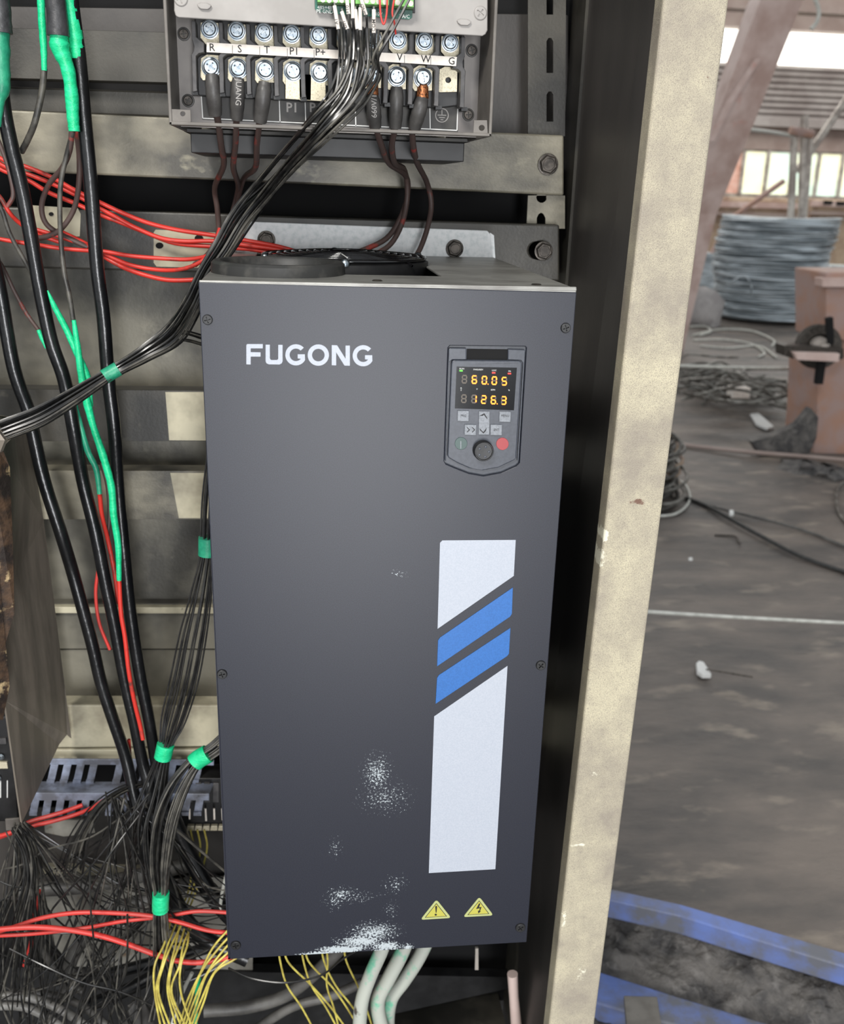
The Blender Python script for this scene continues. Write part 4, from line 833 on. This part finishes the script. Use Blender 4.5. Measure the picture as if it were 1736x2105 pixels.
for nm, a_, m_, z_, w_, rest, lab, cu in pw_:
    t = thing('power_cable', PY(a_[0], a_[1], YT), lab, 'power cable')
    Yc = YT - .001
    if cu:
        top = (a_[0] + 1, a_[1] + (-22 if cu == 'U' else -4)); bot_ = (a_[0], a_[1] + (6 if cu == 'U' else 24))
        cable('cable_lug', [(top[0], top[1], Yc + .002), (bot_[0], bot_[1], Yc + .001)], [22, 26], 'copper', t, 12)
        s0 = bot_
    else: s0 = (a_[0], a_[1] + 4)
    cable('heat_shrink', [(s0[0], s0[1], Yc + .001), ((s0[0] * .6 + m_[0] * .4), (s0[1] * .6 + m_[1] * .4), Yc), (m_[0], m_[1], Yc + .008)], [w_ - 4, w_ + 1, w_ + 2, w_ + 1, w_ - 3], 'shrink', t, 14, bump=.03)
    cable('conductor', [(m_[0], m_[1] - 6, Yc + .008), (z_[0], z_[1], Yc + .02)] + rest, 12, 'brown', t)
fontmesh('JUANG', PY(490, 190, YT - .0125), .0052, bpy.data.objects['power_cable.001'], 'cover', rot=-math.pi / 2 - .05)
fontmesh('660V/1', PY(770, 218, YT - .0125), .0052, bpy.data.objects['power_cable.003'], 'cover', rot=math.pi / 2 + .02)

# ------------------------------------------------------------------ thick black cables
TK = [('leftmost thick black cable sloping down from the left picture edge', [(-22, 500, .30), (0, 600, .30), (28, 755, .30), (58, 843, .30), (66, 880, .30), (90, 986, .30), (124, 1092, .30), (148, 1171, .31), (170, 1251, .31), (191, 1330, .31), (207, 1400, .31), (229, 1469, .31), (257, 1552, .31), (276, 1635, .30), (292, 1700, .28), (306, 1780, .26)], 26),
      ('middle thick black cable passing behind the tied thin-wire bundle', [(-2, 60, .30), (5, 203, .30), (23, 300, .30), (33, 340, .30), (48, 405, .30), (66, 501, .30), (84, 603, .30), (106, 704, .30), (132, 780, .30), (151, 880, .30), (170, 986, .31), (196, 1092, .31), (217, 1198, .31), (234, 1277, .31), (257, 1400, .31), (276, 1483, .31), (293, 1566, .31), (307, 1620, .30), (318, 1700, .28), (322, 1800, .26)], 27),
      ('right thick black cable coming down from the green-taped joint', [(142, -30, .30), (154, 60, .30), (163, 127, .30), (172, 228, .30), (182, 330, .30), (189, 410, .30), (200, 552, .30), (213, 653, .30), (223, 780, .30), (235, 881, .30), (244, 1012, .31), (256, 1145, .31), (267, 1251, .31), (279, 1335, .31), (291, 1405, .31), (307, 1483, .31), (321, 1566, .31), (338, 1650, .29), (345, 1740, .27)], 27)]
for lab, pts, w_ in TK: tag(cable('thick_cable', pts, w_, 'cable', n=14), lab, 'cable', 'thick black cables on the left')
for lab, pts, w_, m_ in [('thick black cable curving behind the lower left corner of the drive', [(345, 1660, .34), (380, 1740, .34), (420, 1815, .33), (455, 1865, .32), (500, 1910, .31)], 34, 'cable'),
                         ('second thick black cable under the tied bundle at the lower left of the drive', [(322, 1770, .30), (350, 1830, .31), (390, 1900, .31), (440, 1940, .31), (510, 1972, .30)], 32, 'cable'),
                         ('dark grey hose lying level below the slotted wiring duct', [(40, 1828, .42), (150, 1824, .42), (260, 1806, .42), (420, 1770, .42)], 30, 'hoseg'),
                         ('grey hose rising to the right in front of the pale lower plate', [(135, 2040, .36), (146, 1975, .38), (178, 1922, .39), (235, 1872, .39), (320, 1842, .40), (400, 1810, .4)], 28, 'hoseg'),
                         ('grey hose sloping down to the right at the lower left', [(70, 1920, .36), (100, 1975, .36), (132, 2010, .36), (170, 2040, .35)], 14, 'hoseg'),
                         ('pale grey cable along the very bottom left corner', [(-20, 2046, .30), (60, 2050, .30), (130, 2078, .30), (200, 2125, .30)], 17, 'hosel'),
                         ('second pale grey cable under the first in the bottom left corner', [(-20, 2068, .31), (50, 2070, .31), (105, 2096, .31), (150, 2130, .31)], 17, 'hosel'),
                         ('outer grey cable arching above the pale ones in the bottom left corner', [(20, 2040, .33), (90, 2042, .33), (165, 2066, .33), (235, 2120, .33)], 15, 'hoseg'),
                         ('black hose crossing level below the pale lower plate', [(120, 2030, .40), (200, 2008, .40), (290, 1985, .40), (380, 1962, .40), (470, 1935, .40)], 24, 'cable'),
                         ('second black hose below the level one at the bottom left', [(170, 2070, .37), (250, 2040, .37), (330, 2000, .38), (400, 1975, .38)], 26, 'cable'),
                         ('dark grey hose curving under the drive behind the yellow wires', [(420, 2078, .38), (510, 2070, .38), (590, 2045, .38), (660, 1990, .38), (720, 1930, .38)], 26, 'hoseg'),
                         ('second dark grey hose under the drive near the white-taped pipes', [(520, 2120, .40), (600, 2070, .40), (680, 2048, .40), (745, 2020, .40)], 20, 'hoseg')]:
    tag(cable('hose', pts, w_, m_, n=14), lab, 'hose')
# white/green smeared pipes
for lab, pts, w_ in [('leftmost of the three white pipes with green smears below the drive', [(800, 1900, .2), (786, 1950, .2), (762, 2005, .2), (744, 2060, .2), (738, 2130, .2)], 29),
                     ('middle of the three white pipes with green smears below the drive', [(850, 1900, .22), (826, 1960, .22), (800, 2010, .22), (778, 2055, .22), (782, 2100, .22), (800, 2150, .22)], 30),
                     ('rightmost of the three white pipes with green smears below the drive', [(895, 1900, .25), (862, 1968, .25), (832, 2015, .25), (806, 2052, .25), (798, 2100, .25), (806, 2150, .25)], 28)]:
    tag(cable('painted_pipe', pts, w_, 'paintw', n=14), lab, 'pipe', 'white pipes below the drive')
tag(cable('pink_pipe', [(1054, 2002, .3), (1057, 2050, .3), (1064, 2130, .3)], [22, 20, 24], 'pink', n=14), 'pinkish pipe standing below the right corner of the drive', 'pipe')
tag(MB().pp([(978, 1950), (984, 1950), (984, 1994), (977, 1994)], .3, .004).build('metal_strip', 'greywhite'), 'thin upright grey metal strip below the right part of the drive', 'metal strip')
b = MB(); c = PY(283, 2075, .3); b.lathe(c + Vector((0, 0, -.04)), (0, 0, 1), [(.028, 0), (.026, .02), (.016, .035), (.012, .05), (.003, .058)], 14)
for v in b.v: v += Vector((random.uniform(-.004, .004), random.uniform(-.004, .004), random.uniform(-.003, .003)))
tag(b.build('putty_lump', 'hoseg', smooth=50), 'lumpy grey putty clump at the bottom beside the yellow wires', 'putty')

# ------------------------------------------------------------------ taped cables top-left
def taped(label, pts, w_, m_='green', nm='taped_cable'): return tag(cable(nm, pts, w_, m_, n=14, k=7, bump=.05), label, 'taped cable')
t = thing('taped_cable', PY(150, 270, .29), 'bright green taped thick cable joint with black taped top at the upper left', 'taped cable')
cable('black_tape_wrap', [(110, -40, .285), (117, 30, .285), (120, 74, .285)], [40, 42, 44], 'blacktape', t, 16, bump=.03)
cable('green_tape_wrap', [(121, 70, .287), (124, 100, .287), (139, 140, .287), (147, 190, .287), (150, 240, .287), (153, 270, .287)], [36, 40, 30, 27, 27, 25, 22], 'green', t, 14, k=8, bump=.05)
taped('thin green taped cable left of the black-wrapped joint', [(83, -30, .30), (86, 40, .30), (90, 100, .30), (91, 145, .30)], [15, 16, 14, 11])
tag(cable('sooty_wire', [(91, 140, .31), (86, 190, .31), (72, 250, .31), (58, 285, .32), (44, 312, .33)], 13, 'wireg'), 'grey-brown wire leaving the thin green taped end toward the middle cable', 'wire')
taped('green tape wrapped around the top of the right thick cable', [(137, -30, .297), (148, 30, .299), (157, 90, .299), (160, 120, .30)], [28, 31, 31, 31])
t = thing('taped_cable', PY(5, 200, .28), 'green taped thick cable with grey sleeve at the very top left corner', 'taped cable')
cable('grey_sleeve', [(-4, -30, .28), (2, 40, .28), (4, 68, .28)], [44, 42, 42], 'blacktape', t, 16, bump=.03)
cable('green_tape_wrap', [(-1, 62, .282), (2, 120, .282), (4, 180, .282), (-2, 210, .282), (-5, 260, .282)], [40, 36, 32, 22, 14], 'greend', t, 14, bump=.05)
taped('long bright green taped wire running down beside the right thick cable', [(152, 658, .28), (160, 715, .28), (168, 775, .28), (180, 830, .28), (193, 880, .28), (213, 940, .28), (229, 1000, .28), (234, 1060, .28), (243, 1120, .28), (245, 1193, .28)], [9, 13, 15, 17, 14, 16, 15, 15, 13, 10])
taped('short green taped wire branching left from the long green one', [(98, 597, .29), (112, 630, .29), (138, 680, .29), (160, 730, .285), (180, 775, .285), (188, 835, .285)], [3, 12, 13, 14, 13, 8])
taped('dull green taped wire between the middle and right thick cables', [(146, 795, .305), (160, 855, .305), (180, 925, .305), (198, 965, .305), (205, 1015, .305)], [8, 12, 13, 12, 10], 'greend')
taped('tiny green tape end beside the middle thick cable at left', [(79, 678, .31), (86, 695, .31), (95, 716, .31)], [8, 9, 5])
# medium brown and red wires on the left
WI = [('sooty wire looping left below the green taped joint', 'brown', 11, [(148, 268, .30), (143, 310, .31), (128, 345, .33), (100, 380, .35), (86, 420, .36), (92, 455, .365), (118, 478, .37), (180, 508, .375)]),
      ('sooty wire dropping straight from the green taped joint into the long green tape', 'wireg', 10, [(150, 270, .30), (137, 320, .31), (126, 370, .31), (123, 420, .31), (125, 490, .31), (132, 560, .30), (143, 610, .29), (151, 662, .285)]),
      ('sooty wire curling left from the right side of the green taped joint', 'brown', 11, [(157, 270, .31), (163, 320, .33), (162, 380, .34), (152, 430, .35), (128, 468, .355), (100, 485, .36), (60, 492, .37)]),
      ('dark wire coming in from the left edge above the red bunch', 'brown', 9, [(-20, 250, .34), (5, 310, .34), (18, 350, .34), (27, 400, .34), (15, 425, .34)]),
      ('red wire slanting down from the left edge behind the middle cable', 'red', 9, [(-20, 385, .35), (2, 408, .35), (18, 435, .35), (40, 458, .36), (75, 480, .37), (130, 500, .375)]),
      ('dark wire slanting steeply from the left edge below the red bunch', 'wireg', 9, [(-20, 400, .34), (3, 430, .34), (20, 480, .34), (50, 535, .34), (72, 575, .35)]),
      ('faded red wire running down to the tiny green tape end', 'brown', 8, [(-20, 510, .33), (5, 548, .33), (30, 600, .33), (55, 645, .33), (82, 682, .32)]),
      ('faded red wire under the dull green tape between two thick cables', 'red', 9, [(205, 1012, .31), (210, 1060, .32), (222, 1110, .33), (236, 1180, .33), (243, 1240, .33)]),
      ('sooty red wire behind the long green tape', 'brown', 8, [(208, 950, .33), (221, 1000, .335), (225, 1060, .335), (221, 1105, .335)]),
      ('red wire hanging from the end of the long green tape', 'red', 9, [(245, 1190, .29), (249, 1260, .29), (257, 1310, .29), (265, 1380, .29), (276, 1440, .295), (288, 1490, .30), (294, 1520, .30)]),
      ('small bright red wire bulging left of the middle thick cable', 'redc', 7, [(202, 1170, .33), (197, 1220, .33), (204, 1280, .33), (226, 1335, .33)]),
      ('short red wire glimpsed between the ends of the thick cables', 'red', 7, [(265, 1520, .33), (268, 1560, .33), (273, 1590, .33)])]
for lab, m_, w_, pts in WI: tag(cable('wire', pts, w_, m_), lab, 'wire')
RW = [[(-20, 312, .37), (10, 330, .37), (51, 342, .37), (101, 362, .37), (152, 390, .37), (203, 415, .375), (253, 438, .38), (304, 458, .38), (367, 473, .385), (440, 484, .385), (521, 497, .38), (569, 506, .375), (606, 516, .37), (640, 526, .36)],
      [(-20, 322, .375), (10, 342, .375), (51, 356, .375), (101, 375, .375), (162, 404, .375), (203, 427, .38), (240, 447, .38), (279, 468, .385), (330, 489, .385), (380, 496, .385), (440, 496, .38), (520, 506, .375), (575, 514, .37), (620, 526, .36)],
      [(-20, 336, .38), (10, 352, .38), (53, 368, .38), (101, 396, .38), (157, 419, .38), (205, 441, .385), (250, 458, .385), (300, 478, .39), (360, 500, .39), (440, 507, .385), (510, 512, .38), (557, 520, .375), (600, 532, .36)],
      [(-20, 488, .36), (20, 495, .36), (80, 504, .365), (130, 511, .37), (180, 515, .37), (215, 517, .37), (270, 526, .37), (330, 531, .37), (390, 533, .365), (440, 522, .355), (470, 505, .35), (500, 480, .35)],
      [(60, 468, .37), (115, 484, .37), (180, 506, .375), (215, 522, .375), (270, 545, .375), (330, 555, .37), (380, 552, .36), (420, 533, .355), (440, 505, .36), (452, 470, .37)],
      [(120, 474, .375), (180, 503, .38), (215, 528, .38), (255, 550, .375), (300, 566, .37), (350, 576, .365), (412, 574, .36), (440, 566, .35)]]
LB = ['top red wire of the bunch sweeping right across the upper rail', 'second red wire of the bunch sweeping right across the upper rail', 'third red wire of the bunch sweeping right across the upper rail',
      'red wire running level above the sagging pair toward the drive', 'red wire sagging and turning up behind the drive corner', 'lowest red wire sagging to the top left corner of the drive']
for k, pts in enumerate(RW): tag(cable('red_wire', pts, [9, 9, 9, 8.5, 8.5, 9.5][k], 'red'), LB[k], 'wire', 'red wires across the rails')
# bottom red wires
for lab, pts, w_ in [('bottom red wire arching highest from the left edge to the drive', [(-20, 1920, .2), (30, 1905, .2), (90, 1886, .2), (160, 1876, .2), (240, 1877, .2), (310, 1883, .2), (370, 1896, .2), (425, 1912, .2), (475, 1918, .2), (520, 1922, .2)], 9),
                     ('bottom red wire crossing up to the right behind the other two', [(-20, 1924, .21), (60, 1920, .21), (130, 1913, .21), (190, 1905, .21), (250, 1894, .21), (310, 1887, .21), (360, 1880, .21), (410, 1873, .21), (470, 1876, .21), (520, 1880, .21)], 8),
                     ('bottom red wire dipping lowest toward the drive bottom corner', [(-20, 1912, .19), (60, 1906, .19), (130, 1910, .19), (200, 1922, .19), (260, 1940, .19), (320, 1962, .19), (370, 1976, .19), (420, 1978, .19), (470, 1968, .19), (520, 1950, .19)], 11)]:
    tag(cable('red_wire', pts, w_, 'redc', n=12), lab, 'wire', 'red wires at the bottom')
for lab, pts in [('red wire passing over the duct edge toward the left edge', [(275, 1620, .34), (240, 1630, .34), (180, 1665, .345), (120, 1685, .34), (60, 1700, .33), (-20, 1728, .32)]), ('red wire crossing left under the pointed plate', [(170, 1655, .345), (120, 1672, .34), (60, 1690, .33), (20, 1712, .32), (-20, 1722, .31)]), ('dark red cable end hanging at the far lower left', [(80, 1830, .34), (72, 1880, .34), (64, 1940, .34), (50, 1985, .34)])]:
    tag(cable('red_wire', pts, 9, 'redc'), lab, 'wire')

# ------------------------------------------------------------------ thin wire bundles
def bundle(label, cpts, nw, spread, r, tapes=(), starts=None, m_=('wire', 'wire', 'wireg'), group=None):
    C_ = path(cpts); root = thing('wire_bundle', C_[len(C_) // 2], label, 'wire bundle', group); n = len(C_)
    for i in range(nw):
        a = random.random() * 6.283; rho = math.sqrt(random.random()); tw = random.uniform(-1.2, 1.2); P = []
        for k, c_ in enumerate(C_):
            t = (C_[min(k + 1, n - 1)] - C_[max(k - 1, 0)]).normalized(); nn = t.cross(FW).normalized(); dd = t.cross(nn)
            s_ = spread[k] if isinstance(spread, (list, tuple)) else spread; an = a + tw * k / n
            P.append(c_ + (nn * math.cos(an) + dd * math.sin(an)) * rho * s_)
        if starts and i < len(starts):
            lat = max(-1, min(1, (starts[i][-1][0] - cpts[0][0]) / 48)); dp = random.uniform(-.5, .5)
            for k, c_ in enumerate(C_):
                f_ = max(0, 1 - k / 5); t = (C_[min(k + 1, n - 1)] - C_[max(k - 1, 0)]).normalized(); nn = t.cross(FW).normalized(); dd = t.cross(nn)
                s_ = spread[k] if isinstance(spread, (list, tuple)) else spread
                P[k] = P[k].lerp(c_ + (nn * lat + dd * dp) * s_, f_)
            P = path(starts[i]) + P
        MB().tube(spline(P, 5), r, 5).build('wire', m_[i % len(m_)], root, smooth=70)
    for (k0, k1, sc, tm) in tapes:
        pts = spline(C_, 6); i0, i1 = int(k0 * 6), int(k1 * 6); s_ = (spread[int(k0)] if isinstance(spread, (list, tuple)) else spread) * sc
        MB().tube(pts[i0:i1 + 1], s_, 14).build('tape_wrap', tm, root, smooth=50)
    return root
# main bundle from the upper drive connectors
ST = []
fer = [((688, 12), (696, 60), 'A1'), ((703, 24), (715, 60), 'DI1'), ((713, -6), (717, 29), '+10'), ((725, -6), (726, 38), ''), ((731, 20), (735, 60), ''), ((741, 16), (741, 62), ''), ((742, -6), (753, 31), 'GND'), ((769, 20), (769, 68), 'COM')]
for (a_, b_, tx) in fer:
    ST.append([(a_[0], a_[1] - 6, .080), (b_[0], b_[1], .078), (b_[0] + 2, b_[1] + 35, .085)])
bun = bundle('black control wire bundle dropping from the green circuit board, tied once with green tape', [(728, 135, .088), (708, 195, .084), (664, 250, .084), (602, 322, .15), (540, 396, .20), (496, 450, .22), (458, 512, .21), (424, 562, .21), (396, 625, .22), (358, 685, .25), (300, 725, .25), (250, 754, .235), (214, 775, .23), (150, 815, .21), (80, 855, .19), (10, 882, .18), (-50, 905, .18)],
             24, [.024, .021, .019, .018, .016, .014, .012, .010, .012, .014, .010, .0075, .0075, .010, .012, .012, .012], .00125, tapes=((11.2, 12.1, 1.12, 'greend'),), starts=ST + [[(835, -10, .07), (800, 55, .07), (768, 115, .072)], [(846, -10, .07), (810, 60, .07), (778, 118, .072)]] + [[(694 + 6.5 * k, 44 + 1.5 * k, .102), (698 + 6 * k, 90 + 2 * k, .092)] for k in range(14)])
for (a_, b_, tx) in fer:
    f_ = cable('ferrule_label', [(a_[0], a_[1], .0795), (b_[0], b_[1], .0775)], 8, 'cream', bun, 10)
    if tx:
        ang = math.atan2((b_[0] - a_[0]), (b_[1] - a_[1])); mx, my = (a_[0] + b_[0]) / 2, (a_[1] + b_[1]) / 2 + 8
        fontmesh(tx, PY(mx, my, .0735), .0030, f_, 'ink', rot=math.pi / 2 - 0 + ang, bold=.01)
bundle('thin black wires splitting off behind the left side of the drive', [(300, 724, .25), (340, 700, .26), (375, 692, .27), (412, 700, .29), (450, 712, .3)], 6, [.006, .008, .008, .008, .01], .0011)
bundle('black wire bundle hugging the left side of the drive, tied twice with green tape', [(445, 900, .24), (432, 1020, .24), (427, 1105, .24), (425, 1150, .24), (412, 1230, .24), (396, 1310, .24), (378, 1400, .24), (356, 1480, .24), (341, 1530, .235), (333, 1565, .235), (316, 1630, .23), (298, 1700, .22), (305, 1790, .22), (325, 1880, .22)],
       20, [.008, .009, .0085, .0085, .013, .017, .018, .016, .009, .009, .016, .02, .02, .02], .0012, tapes=((2.0, 2.95, 1.3, 'greend'), (8.0, 8.95, 1.25, 'green')), m_=('wire',))
bundle('greyish wire bundle curving out from behind the drive, green tape at both ends', [(500, 1480, .22), (455, 1528, .215), (428, 1549, .21), (400, 1568, .21), (365, 1620, .20), (340, 1690, .19), (330, 1770, .185), (331, 1835, .185), (330, 1870, .185), (335, 1950, .19), (350, 2020, .2), (345, 2090, .2)],
       24, [.010, .011, .0105, .0105, .016, .018, .015, .0095, .0095, .013, .02, .026], .00125, tapes=((2.0, 3.0, 1.15, 'green'), (7.1, 8.0, 1.15, 'green')), m_=('wireg', 'wireg', 'wire'))
bundle('dark wire spray hanging from under the pointed plate at the lower left', [(30, 1700, .27), (55, 1745, .26), (62, 1800, .25), (50, 1870, .25), (40, 1950, .26), (30, 2040, .28)], 22, [.012, .014, .018, .03, .045, .05], .0011, m_=('wire', 'wireg'))
bundle('fan of black wires rising from the knot over the duct toward the right', [(150, 1800, .28), (170, 1720, .28), (205, 1660, .29), (250, 1625, .30), (300, 1610, .31)], 14, [.03, .022, .014, .01, .008], .0011, m_=('wire', 'wireg'))
# tangle: wires run from knots to the frame edges or behind the drive
KN = [((45, 1698), "from under the pointed plate"), ((238, 1640), "from the slotted duct"), ((300, 1655), "from the thick cable ends"), ((330, 1862), "from the lowest green tape")]
EN = [("to the left edge", lambda: (-30, random.uniform(1760, 2080))), ("to the bottom edge", lambda: (random.uniform(-10, 330), 2150)), ("to the drive's lower corner", lambda: (random.uniform(475, 530), random.uniform(1800, 1965)))]
for i in range(104):
    kk = random.choice((0, 0, 1, 1, 2, 2, 3)); ek = random.choice((0, 1, 1, 1, 2, 2) if kk else (1, 1, 1, 2)); K, E_ = KN[kk], EN[ek]
    a_ = (K[0][0] + random.gauss(0, 9), K[0][1] + random.gauss(0, 7)); e_ = E_[1](); Yk = random.uniform(.21, .35); sag = random.uniform(20, 110) if ek != 1 else random.uniform(-20, 20); bow = random.gauss(0, 45)
    pts = []
    for t_ in (0, .25, .5, .75, 1):
        q = math.sin(math.pi * t_)
        pts.append((a_[0] + (e_[0] - a_[0]) * t_ + bow * q + random.gauss(0, 7) * q, a_[1] + (e_[1] - a_[1]) * t_ + sag * q + random.gauss(0, 7) * q, Yk + random.gauss(0, .012)))
    for j_, p_ in enumerate(pts):
        if 440 < p_[0] and p_[2] < .2: pts[j_] = (p_[0], p_[1], .2)
    tag(cable('thin_wire', pts, random.choice((3.0, 3.6, 4.4)), random.choice(('wire', 'wire', 'wireg')), n=5, k=5), 'thin wire ' + K[1] + ' ' + E_[0], 'wire', 'wires ' + K[1] + ' ' + E_[0])
for lab, pts in [('long thin black wire arcing down to the bottom edge left of the yellow wires', [(60, 1960, .2), (46, 2010, .2), (45, 2060, .2), (62, 2120, .2)]), ('glossy thin wire dropping vertically through the bottom red wires', [(185, 1780, .18), (186, 1860, .17), (192, 1930, .17), (192, 1990, .18)]),
                 ('thin glossy wire swinging down to the bottom from the red wires', [(262, 1880, .17), (262, 1950, .17), (255, 2010, .17), (215, 2070, .17), (165, 2110, .17)]), ('thin black wire looping under the drive behind the yellow wires', [(470, 1990, .2), (520, 2012, .18), (590, 2020, .17), (660, 2005, .16), (700, 1975, .15), (740, 1950, .14)]),
                 ('thin black wire running just under the level black hose', [(20, 1950, .22), (90, 1985, .2), (170, 2020, .19), (250, 2040, .19), (330, 2075, .2)])]:
    tag(cable('thin_wire', pts, 4.2, 'wire', n=6), lab, 'wire')
# yellow wires
for i in range(7):
    x = 318 + i * 9; tag(cable('yellow_wire', [(352 + i * 6 + 6 * (i % 3), 1890 + i * 3, .22), (338 + i * 8, 1940, .18), (x + 6 * (i % 2), 1985, .155), (x - 5 * (i % 3), 2040, .155), (x + 14 + i * 2, 2120, .155)], 4.5, 'yellow', n=6), 'thin yellow wire in the loose bunch left of the drive bottom corner', 'wire', 'yellow wires in the left bunch')
for i in range(6):
    tag(cable('yellow_wire', [(490 + i * 6, 1890 + i * 10, .20), (440 + i * 9, 1945 + i * 5, .19), (412 + i * 7 - 6 * (i % 2), 2000, .18), (384 + i * 7, 2060, .18), (364 + i * 6, 2125, .18)], 4.5, 'yellow', n=6), 'thin yellow wire sloping left from behind the drive bottom corner', 'wire', 'yellow wires sloping from the corner')
for i, (xa, xb, xc) in enumerate([(570, 590, 650), (585, 640, 720), (618, 640, 700), (628, 680, 745), (660, 690, 760), (668, 672, 700), (706, 735, 770)]):
    tag(cable('yellow_wire', [(xa, 1930, .24), (xa + 6, 1975, .24), (xb, 2025, .24), ((xb + xc) / 2, 2070, .24), (xc, 2125, .24)], 4, 'yellow', n=6), 'thin yellow wire hanging in the criss-cross bunch below the drive', 'wire', 'yellow wires below the drive')
for i in range(3): tag(cable('yellow_wire', [(392 + i * 14, 1706, .39), (398 + i * 14, 1740, .38), (396 + i * 11, 1780, .37), (388 + i * 8, 1830, .36), (368 + i * 8, 1880, .35)], 4, 'yellow', n=6), 'dim yellow wire dropping from the dark terminal strip', 'wire', 'yellow wires under the terminal strip')
t = tag(cable('green_taped_wire', [(409, 2012, .2), (404, 2050, .2), (402, 2120, .2)], [9, 8, 8], 'green'), 'short green taped wire with a loose flap at the bottom beside the yellow wires', 'taped cable')
tag(cable('white_cord', [(395, 2000, .24), (380, 2030, .24), (362, 2075, .24), (350, 2130, .24)], 8, 'pale'), 'white cord slanting down beside the short green taped wire', 'cord')
tag(cable('white_cord', [(470, 1780, .3), (458, 1830, .3), (452, 1870, .3)], 7, 'pale'), 'white cord end beside the lower left edge of the drive', 'cord')
for o in list(bpy.data.objects):
    if '_loc' in o: del o['_loc']
